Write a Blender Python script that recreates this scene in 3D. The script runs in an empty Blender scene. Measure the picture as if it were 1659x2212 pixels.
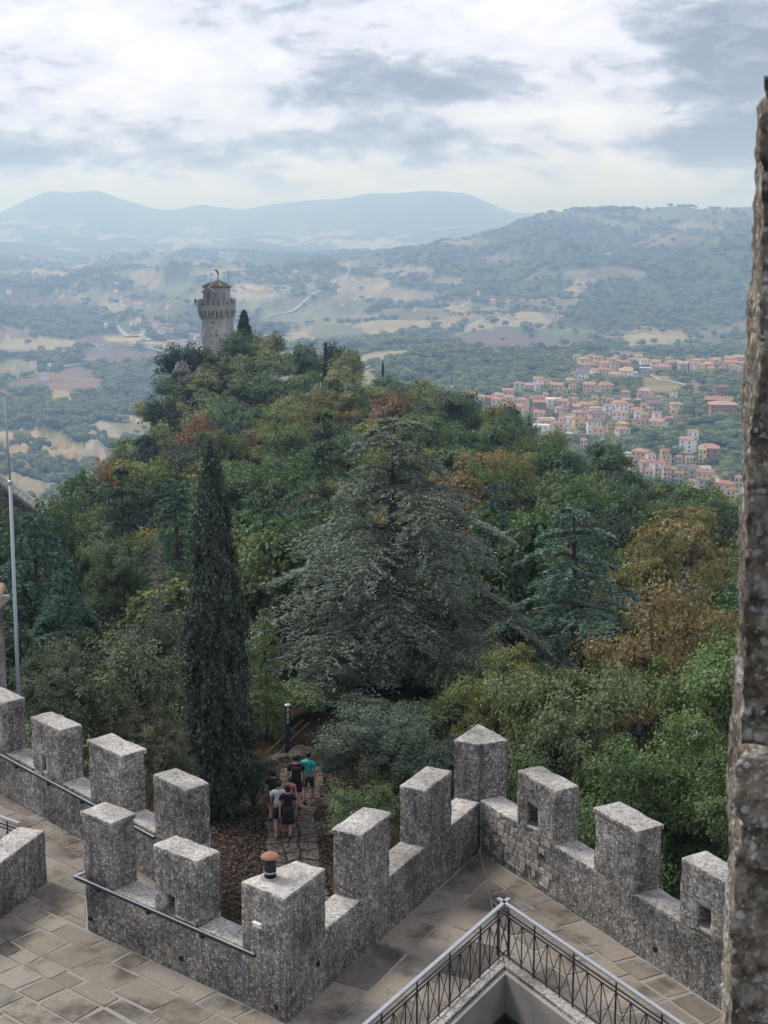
import bpy, bmesh, math, random
import numpy as np
from mathutils import Vector, Matrix, noise as mnoise
from mathutils.geometry import tessellate_polygon

SC = bpy.context.scene
COL = SC.collection
R = math.radians

# ------------------------------------------------------------------ camera
EYE = 11.8                      # height of the lookout above the terrace paving (z = 0)
PITCH = R(11.23)
F, CX, CY = 3194.0, 829.5, 1106.0   # focal length and centre on a 1659 x 2212 measuring grid
cam_d = bpy.data.cameras.new('Camera')
cam = bpy.data.objects.new('Camera', cam_d)
COL.objects.link(cam)
cam.location = (0, 0, EYE)
cam.rotation_euler = (R(90) - PITCH, 0, 0)
cam_d.sensor_fit = 'VERTICAL'
cam_d.sensor_height = 24
cam_d.sensor_width = 18
cam_d.lens = F / 2212 * 24
cam_d.clip_start = 0.1
cam_d.clip_end = 80000
cam_d.dof.use_dof = True
cam_d.dof.focus_distance = 60
cam_d.dof.aperture_fstop = 12
SC.camera = cam

# ------------------------------------------------------------------ render settings
SC.render.engine = 'CYCLES'
SC.cycles.use_denoising = True
SC.cycles.max_bounces = 7
SC.cycles.diffuse_bounces = 3
SC.cycles.glossy_bounces = 2
SC.cycles.transmission_bounces = 3
SC.cycles.volume_bounces = 4
SC.cycles.caustics_reflective = False
SC.cycles.caustics_refractive = False
SC.view_settings.view_transform = 'Standard'
SC.view_settings.look = 'None'
SC.view_settings.exposure = 1.05
SC.view_settings.gamma = 1.0
SC.view_settings.use_curve_mapping = False

# ------------------------------------------------------------------ node helpers
def nd(nt, typ, **kw):
    n = nt.nodes.new(typ)
    for k, v in kw.items():
        if hasattr(n, k) and k not in n.inputs:
            setattr(n, k, v)
        else:
            s = n.inputs[k]
            if isinstance(v, bpy.types.NodeSocket):
                nt.links.new(v, s)
            else:
                s.default_value = v
    return n

def sin_(nt, i, sock, v):
    if isinstance(v, bpy.types.NodeSocket):
        nt.links.new(v, sock)
    else:
        sock.default_value = v

def mth(nt, op, a, b=None, c=None, clamp=False):
    n = nt.nodes.new('ShaderNodeMath'); n.operation = op; n.use_clamp = clamp
    for i, v in enumerate((a, b, c)):
        if v is not None: sin_(nt, i, n.inputs[i], v)
    return n.outputs[0]

def mixc(nt, fac, a, b, blend='MIX'):
    n = nt.nodes.new('ShaderNodeMix'); n.data_type = 'RGBA'; n.blend_type = blend
    sin_(nt, 0, n.inputs[0], fac)
    for s, v in ((n.inputs[6], a), (n.inputs[7], b)):
        if isinstance(v, bpy.types.NodeSocket): nt.links.new(v, s)
        else: s.default_value = (*v[:3], 1)
    return n.outputs[2]

def ramp(nt, fac, pts):
    n = nt.nodes.new('ShaderNodeValToRGB')
    e = n.color_ramp.elements
    while len(e) < len(pts): e.new(0.5)
    for el, (p, c) in zip(e, pts):
        el.position = p
        el.color = (*c[:3], 1) if hasattr(c, '__len__') else (c, c, c, 1)
    sin_(nt, 0, n.inputs[0], fac)
    return n.outputs[0]

def noi(nt, vec, scale, detail=4, rough=0.55, dist=0.0):
    n = nd(nt, 'ShaderNodeTexNoise', Scale=scale, Detail=detail, Roughness=rough, Distortion=dist)
    if vec is not None: nt.links.new(vec, n.inputs['Vector'])
    return n.outputs[0]

def vor(nt, vec, scale, feature='F1', rnd=1.0):
    n = nt.nodes.new('ShaderNodeTexVoronoi'); n.feature = feature
    n.inputs['Scale'].default_value = scale
    n.inputs['Randomness'].default_value = rnd
    if vec is not None: nt.links.new(vec, n.inputs['Vector'])
    return n

def bump(nt, h, strength=0.5, dist=0.02):
    n = nd(nt, 'ShaderNodeBump', Strength=strength, Distance=dist)
    nt.links.new(h, n.inputs['Height'])
    return n.outputs[0]

def new_mat(name):
    m = bpy.data.materials.new(name); m.use_nodes = True
    nt = m.node_tree; nt.nodes.clear()
    out = nt.nodes.new('ShaderNodeOutputMaterial')
    return m, nt, out

def principled(nt, out, col, rough=0.85, normal=None, spec=0.25, metal=0.0):
    b = nt.nodes.new('ShaderNodeBsdfPrincipled')
    for k, v in (('Base Color', col), ('Roughness', rough), ('Specular IOR Level', spec), ('Metallic', metal)):
        s = b.inputs[k]
        if isinstance(v, bpy.types.NodeSocket): nt.links.new(v, s)
        else: s.default_value = (*v[:3], 1) if k == 'Base Color' else v
    if normal is not None: nt.links.new(normal, b.inputs['Normal'])
    nt.links.new(b.outputs[0], out.inputs['Surface'])
    return b

# ------------------------------------------------------------------ sky and sun
SUN_EL, SUN_AZ = R(52), R(-56)      # azimuth measured from +Y (the viewing direction) towards +X
w = bpy.data.worlds.new('World'); SC.world = w; w.use_nodes = True
nt = w.node_tree; nt.nodes.clear()
wout = nt.nodes.new('ShaderNodeOutputWorld')
bg = nt.nodes.new('ShaderNodeBackground')
sky = nt.nodes.new('ShaderNodeTexSky'); sky.sky_type = 'NISHITA'; sky.sun_disc = False
sky.sun_elevation = SUN_EL; sky.sun_rotation = SUN_AZ
sky.altitude = 700
tc = nt.nodes.new('ShaderNodeTexCoord')
dirv = tc.outputs['Generated']
sep = nd(nt, 'ShaderNodeSeparateXYZ'); nt.links.new(dirv, sep.inputs[0])
mp = nd(nt, 'ShaderNodeMapping', Scale=(1, 1, 2.6)); nt.links.new(dirv, mp.inputs['Vector'])
v3 = mp.outputs[0]
n_big = noi(nt, v3, 5.0, 3, 0.5)
n_mid = noi(nt, v3, 8.5, 9, 0.58, 0.3)
n_fine = noi(nt, v3, 34.0, 8, 0.62, 0.5)
warp = nd(nt, 'ShaderNodeTexNoise', Scale=9.0, Detail=5.0, Roughness=0.6); nt.links.new(v3, warp.inputs['Vector'])
wsep = nd(nt, 'ShaderNodeSeparateColor'); nt.links.new(warp.outputs[1], wsep.inputs[0])
az = mth(nt, 'ARCTAN2', sep.outputs[0], sep.outputs[1])
el = mth(nt, 'ARCSINE', sep.outputs[2])
azw = mth(nt, 'ADD', az, mth(nt, 'MULTIPLY', mth(nt, 'SUBTRACT', wsep.outputs[0], 0.5), 0.16))
elw = mth(nt, 'ADD', el, mth(nt, 'MULTIPLY', mth(nt, 'SUBTRACT', wsep.outputs[1], 0.5), 0.055))
def cloud_mass(cx, cy, sx, sy, amp):
    a0, e0 = (cx - CX) / 3257.0, (472 - cy) / 3230.0
    u = mth(nt, 'DIVIDE', mth(nt, 'SUBTRACT', azw, a0), sx / 3257.0)
    v = mth(nt, 'DIVIDE', mth(nt, 'SUBTRACT', elw, e0), sy / 3230.0)
    q = mth(nt, 'ADD', mth(nt, 'MULTIPLY', u, u), mth(nt, 'MULTIPLY', v, v))
    return mth(nt, 'MULTIPLY', mth(nt, 'EXPONENT', mth(nt, 'MULTIPLY', q, -1.0)), amp)
val = mth(nt, 'MULTIPLY_ADD', mth(nt, 'SUBTRACT', n_big, 0.5), 0.7, 0.60)
val = mth(nt, 'ADD', val, mth(nt, 'MULTIPLY', mth(nt, 'SUBTRACT', n_mid, 0.5), 1.25))
val = mth(nt, 'ADD', val, mth(nt, 'MULTIPLY', mth(nt, 'SUBTRACT', n_fine, 0.5), 1.0))
for cm in ((930, 215, 330, 62, -0.42), (720, 325, 520, 34, -0.36), (40, 345, 170, 36, -0.36), (1600, 190, 210, 190, -0.42),
           (1450, 305, 230, 30, -0.25), (860, 375, 230, 26, -0.18), (300, 110, 420, 120, 0.24), (1120, 120, 260, 90, 0.24),
           (1180, 255, 240, 26, 0.24), (560, 255, 260, 30, 0.10), (1330, 350, 90, 26, 0.22), (300, 390, 200, 22, 0.12), (1560, 400, 220, 24, 0.14), (830, 420, 1500, 40, 0.28)):
    val = mth(nt, 'ADD', val, cloud_mass(*cm))
ccol = ramp(nt, val, [(0.16, (0.15, 0.166, 0.215)), (0.42, (0.255, 0.276, 0.335)), (0.62, (0.42, 0.434, 0.50)), (0.95, (0.525, 0.523, 0.556))])
skyc = mixc(nt, 1.0, sky.outputs[0], (0.06, 0.06, 0.06), 'MULTIPLY')
cov = mth(nt, 'MULTIPLY_ADD', n_mid, 0.10, 0.91, clamp=True)
wc = mixc(nt, cov, skyc, ccol)
nt.links.new(wc, bg.inputs['Color']); bg.inputs['Strength'].default_value = 1.0
nt.links.new(bg.outputs[0], wout.inputs['Surface'])

sun_d = bpy.data.lights.new('Sun', 'SUN'); sun_d.energy = 1.5; sun_d.angle = R(20); sun_d.color = (1, 0.95, 0.88)
sun = bpy.data.objects.new('Sun', sun_d); COL.objects.link(sun)
sdir = Vector((math.sin(SUN_AZ) * math.cos(SUN_EL), math.cos(SUN_AZ) * math.cos(SUN_EL), math.sin(SUN_EL)))
sun.rotation_euler = sdir.to_track_quat('Z', 'Y').to_euler()
sun.location = (0, 0, 60)

# ------------------------------------------------------------------ scene helpers
def link(o, parent=None, label=None, cat=None, group=None, kind=None):
    if o.name not in COL.objects: COL.objects.link(o)
    if parent is not None: o.parent = parent
    if label: o['label'] = label
    if cat: o['category'] = cat
    if group: o['group'] = group
    if kind: o['kind'] = kind
    return o

def empty(name, loc, rz=0, **kw):
    o = bpy.data.objects.new(name, None); o.empty_display_size = 0.2
    o.location = loc; o.rotation_euler = (0, 0, rz)
    return link(o, **kw)

def mobj(name, me, parent=None, loc=None, rz=0, scale=None, color=None, **kw):
    o = bpy.data.objects.new(name, me)
    if loc is not None: o.location = loc
    if rz: o.rotation_euler = (0, 0, rz)
    if scale is not None: o.scale = scale
    if color is not None: o.color = color
    return link(o, parent, **kw)

def np_mesh(name, verts, faces, mats, tint=None, smooth=False, midx=None, col=None):
    """verts (n,3); faces a list of (m,k) index arrays."""
    me = bpy.data.meshes.new(name)
    verts = np.ascontiguousarray(verts, dtype=np.float32)
    faces = [np.asarray(f, dtype=np.int32) for f in (faces if isinstance(faces, list) else [faces]) if len(f)]
    nl = sum(f.size for f in faces); nf = sum(len(f) for f in faces)
    me.vertices.add(len(verts)); me.vertices.foreach_set('co', verts.ravel())
    me.loops.add(nl); me.polygons.add(nf)
    me.loops.foreach_set('vertex_index', np.concatenate([f.ravel() for f in faces]))
    st = []; s = 0
    for f in faces:
        st.append(np.arange(len(f)) * f.shape[1] + s); s += f.size
    me.polygons.foreach_set('loop_start', np.concatenate(st).astype(np.int32))
    if midx is not None: me.polygons.foreach_set('material_index', np.asarray(midx, dtype=np.int32))
    if smooth: me.polygons.foreach_set('use_smooth', np.ones(nf, dtype=bool))
    for m in (mats if isinstance(mats, (list, tuple)) else [mats]): me.materials.append(m)
    if tint is not None:
        a = me.attributes.new('tint', 'FLOAT', 'POINT'); a.data.foreach_set('value', np.asarray(tint, dtype=np.float32))
    if col is not None:
        a = me.attributes.new('land', 'FLOAT_COLOR', 'POINT'); a.data.foreach_set('color', np.asarray(col, dtype=np.float32).ravel())
    me.update(); me.validate()
    return me

class MB:
    """collects boxes, tubes, prisms for ONE mesh"""
    def __init__(s): s.v = []; s.f = []
    def add(s, vs, fs):
        b = len(s.v); s.v += [tuple(v) for v in vs]; s.f += [tuple(i + b for i in f) for f in fs]; return s
    def box(s, c, d, rz=0.0, M=None):
        x, y, z = (k / 2 for k in d); ca, sa = math.cos(rz), math.sin(rz)
        vs = []
        for k in (-z, z):
            for i, j in ((-x, -y), (x, -y), (x, y), (-x, y)):
                p = Vector((c[0] + i * ca - j * sa, c[1] + i * sa + j * ca, c[2] + k))
                vs.append(M @ p if M else p)
        return s.add(vs, [(3, 2, 1, 0), (4, 5, 6, 7), (0, 1, 5, 4), (1, 2, 6, 5), (2, 3, 7, 6), (3, 0, 4, 7)])
    def prism(s, poly, z0, z1):
        n = len(poly)
        area = sum(poly[i][0] * poly[(i + 1) % n][1] - poly[(i + 1) % n][0] * poly[i][1] for i in range(n))
        if area < 0: poly = poly[::-1]
        vs = [(p[0], p[1], z0) for p in poly] + [(p[0], p[1], z1) for p in poly]
        return s.add(vs, [tuple(range(n))[::-1], tuple(range(n, 2 * n))] + [(i, (i + 1) % n, n + (i + 1) % n, n + i) for i in range(n)])
    def tube(s, pts, rad, n=6, cap=True):
        pts = [Vector(p) for p in pts]; m = len(pts)
        rs = rad if hasattr(rad, '__len__') else [rad] * m
        vs = []
        for i, p in enumerate(pts):
            t = (pts[min(i + 1, m - 1)] - pts[max(i - 1, 0)]).normalized()
            a = t.cross(Vector((0, 0, 1)) if abs(t.z) < 0.9 else Vector((1, 0, 0))).normalized(); b = t.cross(a)
            for k in range(n):
                q = 2 * math.pi * k / n
                vs.append(p + a * (rs[i] * math.cos(q)) + b * (rs[i] * math.sin(q)))
        fs = [(i * n + k, i * n + (k + 1) % n, (i + 1) * n + (k + 1) % n, (i + 1) * n + k) for i in range(m - 1) for k in range(n)]
        if cap: fs += [tuple(range(n))[::-1], tuple(range((m - 1) * n, m * n))]
        return s.add(vs, fs)
    def lathe(s, prof, n=16, c=(0, 0, 0)):
        vs = [(c[0] + r * math.cos(2 * math.pi * k / n), c[1] + r * math.sin(2 * math.pi * k / n), c[2] + z) for r, z in prof for k in range(n)]
        m = len(prof)
        fs = [(i * n + k, i * n + (k + 1) % n, (i + 1) * n + (k + 1) % n, (i + 1) * n + k) for i in range(m - 1) for k in range(n)]
        fs += [tuple(range(n))[::-1], tuple(range((m - 1) * n, m * n))]
        return s.add(vs, fs)
    def mesh(s, name, mat, smooth=False):
        me = bpy.data.meshes.new(name); me.from_pydata(s.v, [], s.f)
        me.materials.append(mat)
        if smooth:
            me.polygons.foreach_set('use_smooth', np.ones(len(me.polygons), dtype=bool))
        me.update(); return me
    def obj(s, name, mat, parent=None, smooth=False, **kw): return mobj(name, s.mesh(name, mat, smooth), parent, **kw)

def ray(x, y):
    X = (x - CX) / F; Y = -(y - CY) / F
    return np.array([X, math.cos(PITCH) + Y * math.sin(PITCH), -math.sin(PITCH) + Y * math.cos(PITCH)])
def on_plane(x, y, z=0.0):
    d = ray(x, y); t = (z - EYE) / d[2]; return Vector(d * t + [0, 0, EYE])
def at_range(x, y, r):
    d = ray(x, y); t = r / math.hypot(d[0], d[1]); return Vector(d * t + [0, 0, EYE])
def to_px(x, y, z):
    """measuring-grid coordinates of world points (used to know which field a piece of land belongs to)"""
    dz = z - EYE
    fwd = y * math.cos(PITCH) - dz * math.sin(PITCH); up = y * math.sin(PITCH) + dz * math.cos(PITCH)
    return CX + F * x / fwd, CY - F * up / fwd

# ------------------------------------------------------------------ numpy noise
def _hash(ix, iy, seed):
    h = (ix.astype(np.int64) * 374761393 + iy.astype(np.int64) * 668265263 + seed * 1274126177) & 0xffffffff
    h = ((h ^ (h >> 13)) * 1274126177) & 0xffffffff
    return ((h ^ (h >> 16)) & 0xffffff) / float(0xffffff)
def vnoise(x, y, seed=0):
    ix = np.floor(x); iy = np.floor(y); fx = x - ix; fy = y - iy
    fx = fx * fx * (3 - 2 * fx); fy = fy * fy * (3 - 2 * fy)
    a = _hash(ix, iy, seed); b = _hash(ix + 1, iy, seed); c = _hash(ix, iy + 1, seed); d = _hash(ix + 1, iy + 1, seed)
    return (a * (1 - fx) + b * fx) * (1 - fy) + (c * (1 - fx) + d * fx) * fy
def fbm(x, y, oct=4, seed=0, gain=0.5):
    s = 0; a = 1; t = 0
    for o in range(oct):
        s = s + a * vnoise(x * 2 ** o + 17.3 * o, y * 2 ** o - 9.1 * o, seed + o); t += a; a *= gain
    return s / t
def ridged(x, y, oct=4, seed=0, gain=0.5):
    s = 0; a = 1; t = 0
    for o in range(oct):
        s = s + a * (1 - np.abs(2 * vnoise(x * 2 ** o + 7.3 * o, y * 2 ** o + 3.7 * o, seed + o) - 1)); t += a; a *= gain
    return s / t

# ------------------------------------------------------------------ surface materials
def pos(nt): return nd(nt, 'ShaderNodeNewGeometry').outputs['Position']
def objco(nt): return nd(nt, 'ShaderNodeTexCoord').outputs['Object']

def mat_lichen_stone(name, dark=(0.055, 0.052, 0.048), mid=(0.185, 0.175, 0.16), pale=(0.50, 0.49, 0.46), scale=1.0, cover=0.0, warm=(0.24, 0.19, 0.13), vec=None, edge=False):
    m, nt, out = new_mat(name)
    P = vec(nt) if vec else pos(nt)
    g = nd(nt, 'ShaderNodeNewGeometry')
    wn = nd(nt, 'ShaderNodeTexNoise', Scale=9.0 * scale, Detail=4.0); nt.links.new(P, wn.inputs['Vector'])
    wv = nd(nt, 'ShaderNodeVectorMath', operation='MULTIPLY_ADD'); nt.links.new(wn.outputs[1], wv.inputs[0])
    wv.inputs[1].default_value = (0.10 / scale,) * 3; nt.links.new(P, wv.inputs[2])
    W = wv.outputs[0]
    big = noi(nt, P, 1.3 * scale, 5, 0.6); huge = noi(nt, P, 0.45 * scale, 4, 0.6)
    med = noi(nt, P, 7.0 * scale, 6, 0.65)
    fine = noi(nt, P, 30.0 * scale, 5, 0.7)
    base = mixc(nt, ramp(nt, med, [(0.40, 0.0), (0.62, 1.0)]), dark, mid)
    base = mixc(nt, ramp(nt, big, [(0.54, 0.0), (0.70, 0.6)]), base, warm)
    up = mth(nt, 'MULTIPLY', nd(nt, 'ShaderNodeSeparateXYZ', Vector=g.outputs['Normal']).outputs[2], 1.0, clamp=True)
    v1 = vor(nt, W, 11.0 * scale); v2 = vor(nt, W, 22.0 * scale)
    cov = mth(nt, 'ADD', mth(nt, 'MULTIPLY_ADD', big, 0.5, 0.10 + cover), mth(nt, 'MULTIPLY', up, 0.55))
    def spots(v, cut):
        r = nd(nt, 'ShaderNodeSeparateColor'); nt.links.new(v.outputs['Color'], r.inputs[0])
        has = mth(nt, 'LESS_THAN', r.outputs[0], mth(nt, 'MULTIPLY', cov, 1.35))
        rad = mth(nt, 'MULTIPLY_ADD', r.outputs[1], 0.35, cut)
        k = mth(nt, 'SUBTRACT', rad, mth(nt, 'ADD', v.outputs['Distance'], mth(nt, 'MULTIPLY', mth(nt, 'SUBTRACT', fine, 0.5), 0.5)))
        return mth(nt, 'MULTIPLY', mth(nt, 'MULTIPLY', k, 7.0, clamp=True), has), r.outputs[2]
    s1, t1 = spots(v1, 0.30); s2, t2 = spots(v2, 0.26)
    pc1 = mixc(nt, t1, tuple(c * 0.62 for c in pale), pale); pc2 = mixc(nt, t2, tuple(c * 0.55 for c in pale), tuple(c * 1.05 for c in pale))
    c = mixc(nt, mth(nt, 'MULTIPLY', s1, 0.80), base, pc1)
    c = mixc(nt, mth(nt, 'MULTIPLY', mth(nt, 'MULTIPLY', up, up), mth(nt, 'MULTIPLY_ADD', med, 1.0, -0.18, clamp=True)), c, tuple(q * 0.98 for q in pale))
    c = mixc(nt, mth(nt, 'MULTIPLY', s2, 0.75), c, pc2)
    blot = noi(nt, W, 3.4 * scale, 5, 0.7)
    c = mixc(nt, ramp(nt, blot, [(0.54, 0.0), (0.66, 0.5)]), c, tuple(q * 0.92 for q in pale))
    sm = nd(nt, 'ShaderNodeMapping', Scale=(5.0 * scale, 5.0 * scale, 0.45 * scale)); nt.links.new(P, sm.inputs['Vector'])
    strk = noi(nt, sm.outputs[0], 1.0, 4, 0.6)
    side = mth(nt, 'SUBTRACT', 1.0, up)
    c = mixc(nt, mth(nt, 'MULTIPLY', side, ramp(nt, strk, [(0.50, 0.0), (0.68, 0.6)])), c, dark)
    c = mixc(nt, ramp(nt, fine, [(0.30, 0.6), (0.42, 0.0)]), c, (0.035, 0.033, 0.031))
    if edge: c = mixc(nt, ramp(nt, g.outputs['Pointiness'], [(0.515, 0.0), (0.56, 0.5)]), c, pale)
    hv = ramp(nt, huge, [(0.30, 0.50), (0.5, 1.0), (0.70, 1.45)])
    c = mixc(nt, 1.0, c, hv, 'MULTIPLY')
    hgt = mth(nt, 'ADD', mth(nt, 'MULTIPLY', fine, 0.6), mth(nt, 'ADD', med, mth(nt, 'MULTIPLY', s1, 0.3)))
    principled(nt, out, c, 0.95, bump(nt, hgt, 0.7, 0.025 / scale), 0.1)
    return m

def mat_simple(name, col, rough=0.7, var=0.25, scale=6.0, metal=0.0, spec=0.3, bmp=0.0, objcol=False):
    m, nt, out = new_mat(name)
    P = objco(nt)
    n = noi(nt, P, scale, 5, 0.6)
    c0 = nd(nt, 'ShaderNodeObjectInfo').outputs['Color'] if objcol else None
    if c0 is None:
        rgb = nt.nodes.new('ShaderNodeRGB'); rgb.outputs[0].default_value = (*col, 1); c0 = rgb.outputs[0]
    f = mth(nt, 'MULTIPLY_ADD', n, 2 * var, 1 - var)
    fc = nd(nt, 'ShaderNodeCombineColor'); [nt.links.new(f, fc.inputs[i]) for i in range(3)]
    c = mixc(nt, 1.0, c0, fc.outputs[0], 'MULTIPLY')
    principled(nt, out, c, rough, bump(nt, n, bmp, 0.02) if bmp else None, spec, metal)
    return m

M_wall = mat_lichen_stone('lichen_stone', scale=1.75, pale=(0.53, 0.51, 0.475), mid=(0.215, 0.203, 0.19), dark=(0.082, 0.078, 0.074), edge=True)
M_pillar = mat_lichen_stone('old_tower_stone', dark=(0.05, 0.042, 0.034), mid=(0.225, 0.192, 0.150), pale=(0.42, 0.415, 0.40), scale=5.5, cover=-0.12, warm=(0.17, 0.115, 0.05))
M_rock = mat_lichen_stone('cliff_rock', dark=(0.10, 0.10, 0.095), mid=(0.24, 0.235, 0.22), pale=(0.42, 0.41, 0.39), scale=0.25)
M_iron = mat_simple('painted_iron', (0.035, 0.04, 0.05), 0.5, 0.15, 8, 0.3)
M_railtop = mat_simple('galvanised_handrail', (0.36, 0.37, 0.40), 0.42, 0.12, 10, 0.35, 0.5)
M_pole = mat_simple('galvanised_pole', (0.34, 0.38, 0.42), 0.5, 0.08, 2, 0.2, 0.4)
M_plaster = mat_simple('grey_plaster', (0.30, 0.285, 0.26), 0.95, 0.35, 3, bmp=0.3)
M_mortar = mat_simple('pale_mortar', (0.27, 0.25, 0.225), 0.95, 0.3, 12, bmp=0.4)
M_trunk = mat_simple('bark', (0.075, 0.06, 0.05), 0.95, 0.4, 5, bmp=0.6)
M_deadwood = mat_simple('grey_deadwood', (0.16, 0.145, 0.135), 0.95, 0.3, 5)
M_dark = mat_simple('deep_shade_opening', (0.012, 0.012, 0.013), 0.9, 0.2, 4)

def mat_paver():
    m, nt, out = new_mat('worn_limestone')
    P = pos(nt)
    oi = nd(nt, 'ShaderNodeObjectInfo')
    big = noi(nt, P, 1.1, 5, 0.6); med = noi(nt, P, 5.0, 6, 0.65); fine = noi(nt, P, 26, 5, 0.7)
    c = ramp(nt, oi.outputs['Random'], [(0.0, (0.165, 0.148, 0.128)), (0.3, (0.225, 0.20, 0.17)), (0.65, (0.275, 0.246, 0.207)), (1.0, (0.245, 0.232, 0.21))])
    c = mixc(nt, ramp(nt, med, [(0.45, 0.0), (0.7, 0.5)]), c, (0.30, 0.265, 0.215))
    c = mixc(nt, ramp(nt, big, [(0.50, 0.0), (0.66, 0.85)]), c, (0.07, 0.06, 0.05))
    c = mixc(nt, ramp(nt, fine, [(0.32, 0.6), (0.45, 0.0)]), c, (0.045, 0.04, 0.036))
    c = mixc(nt, ramp(nt, fine, [(0.62, 0.0), (0.72, 0.5)]), c, (0.36, 0.34, 0.30))
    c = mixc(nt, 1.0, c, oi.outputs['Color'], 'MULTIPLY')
    principled(nt, out, c, 0.9, bump(nt, mth(nt, 'ADD', med, fine), 0.5, 0.012), 0.2)
    return m
M_paver = mat_paver()

def mat_land():
    m, nt, out = new_mat('farmland_and_woods')
    at = nd(nt, 'ShaderNodeAttribute', attribute_name='land')
    P = pos(nt)
    n1 = noi(nt, P, 0.011, 5, 0.6); n2 = noi(nt, P, 0.06, 4, 0.6)
    f = mth(nt, 'ADD', mth(nt, 'MULTIPLY_ADD', n1, 0.7, 0.35), mth(nt, 'MULTIPLY', n2, 0.55))
    fc = nd(nt, 'ShaderNodeCombineColor'); [nt.links.new(f, fc.inputs[i]) for i in range(3)]
    c = mixc(nt, 1.0, at.outputs['Color'], fc.outputs[0], 'MULTIPLY')
    principled(nt, out, c, 1.0, None, 0.0)
    return m
M_land = mat_land()

def mat_ground():
    m, nt, out = new_mat('forest_floor')
    P = pos(nt)
    a = noi(nt, P, 0.9, 6, 0.65); b = noi(nt, P, 6.0, 5, 0.7)
    c = ramp(nt, a, [(0.3, (0.022, 0.020, 0.013)), (0.5, (0.04, 0.03, 0.02)), (0.7, (0.055, 0.036, 0.024))])
    c = mixc(nt, ramp(nt, b, [(0.5, 0.0), (0.7, 0.7)]), c, (0.07, 0.046, 0.03))
    g = nd(nt, 'ShaderNodeNewGeometry')
    steep = nd(nt, 'ShaderNodeSeparateXYZ', Vector=g.outputs['True Normal']).outputs[2]
    c = mixc(nt, ramp(nt, steep, [(0.45, 1.0), (0.62, 0.0)]), c, (0.26, 0.25, 0.235))
    principled(nt, out, c, 1.0, bump(nt, b, 0.6, 0.1), 0.0)
    return m
M_ground = mat_ground()

# ------------------------------------------------------------------ valley and hills beyond the spur
COLX = np.array([-2600, -700, 0, 200, 400, 600, 800, 1000, 1200, 1400, 1600, 2300, 4200.0])
ROWR = np.array([300, 600, 900, 1350, 1750, 2600, 3600, 4500, 5500, 6500, 7600.0])
TZ = np.array([   # height relative to the eye
 [-150, -150, -150, -150, -150, -150, -150, -150, -150, -150, -150, -150, -150],
 [-205, -205, -205, -205, -200, -195, -185, -175, -165, -165, -165, -165, -165],
 [-235, -235, -230, -230, -230, -225, -195, -173, -170, -171, -171, -170, -170],
 [-248, -248, -243, -245, -245, -230, -172, -158, -166, -162, -161, -160, -160],
 [-248, -248, -246, -247, -247, -235, -157, -155, -162, -166, -165, -165, -165],
 [-245, -245, -240, -243, -240, -232, -214, -208, -217, -226, -226, -220, -200],
 [-230, -230, -229, -227, -224, -230, -208, -186, -175, -163, -151, -120, -90],
 [-215, -215, -217, -214, -205, -205, -176, -138, -93, -85, -72, -30, 10],
 [-205, -205, -206, -198, -173, -164, -145, -72, 14, 2, 34, 70, 110],
 [-200, -200, -203, -188, -150, -132, -122, -130, -40, -50, 10, 40, 60],
 [-290, -290, -290, -285, -280, -270, -280, -270, -150, -150, -150, -120, -100.]])
NCOL, NROW = 560, 430
TU = np.sort(np.concatenate([np.linspace(-0.30, 0.30, 480), np.linspace(-1.05, -0.302, 40), np.linspace(0.302, 1.05, 40)]))
TR = np.geomspace(300, 7600, NROW)
def _table():
    cu = (COLX - CX) / 3257.0
    tmp = np.array([np.interp(TU, cu, row) for row in TZ])           # rows x NCOL
    out = np.array([np.interp(np.log(TR), np.log(ROWR), tmp[:, j]) for j in range(len(TU))]).T
    for _ in range(3):                                                # soften the creases of the table
        for ax, k in ((0, 7), (1, 9)):
            pad = [(k, k) if a == ax else (0, 0) for a in (0, 1)]
            p = np.pad(out, pad, mode='edge'); cs = np.cumsum(p, axis=ax)
            out = (np.take(cs, range(2 * k, p.shape[ax]), axis=ax) - np.take(cs, range(0, p.shape[ax] - 2 * k), axis=ax)) / (2 * k)
    return out
_A = np.arctan(TU)
GX = TR[:, None] * np.sin(_A)[None, :]; GY = TR[:, None] * np.cos(_A)[None, :]
GZ = _table() + EYE
_rr = TR[:, None] + 0 * GX
GZ = GZ + (fbm(GX / 900, GY / 900, 4, 3) - 0.5) * np.clip(_rr - 1500, 0, 3500) * 0.052
GZ = GZ + (ridged(GX / 330, GY / 330, 4, 9) - 0.5) * np.clip(_rr - 1900, 0, 3200) * 0.066 * (1 - np.clip((_rr - 4200) / 1300, 0, 0.8))
_px, _py = to_px(GX, GY, GZ)
_bad = np.exp(-((_px - 60) / 190) ** 2 - ((_py - 985) / 75) ** 2)
GZ = GZ + _bad * (ridged((GX + GY * 0.35) / 46 + 0.8 * fbm(GX / 60, GY / 60, 3, 5), (GY - GX * 0.35) / 170, 5, 21, 0.6) - 0.5) * 70
def terrain_z(x, y):
    x = np.asarray(x, float); y = np.asarray(y, float)
    u = x / np.maximum(y, 1); r = np.hypot(x, y)
    fj = np.clip(np.interp(u, TU, np.arange(len(TU))), 0, len(TU) - 1.001); fi = np.clip(np.interp(np.log(np.maximum(r, 1)), np.log(TR), np.arange(NROW)), 0, NROW - 1.001)
    i = fi.astype(int); j = fj.astype(int); a = fi - i; b = fj - j
    return (GZ[i, j] * (1 - a) + GZ[i + 1, j] * a) * (1 - b) + (GZ[i, j + 1] * (1 - a) + GZ[i + 1, j + 1] * a) * b
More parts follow.
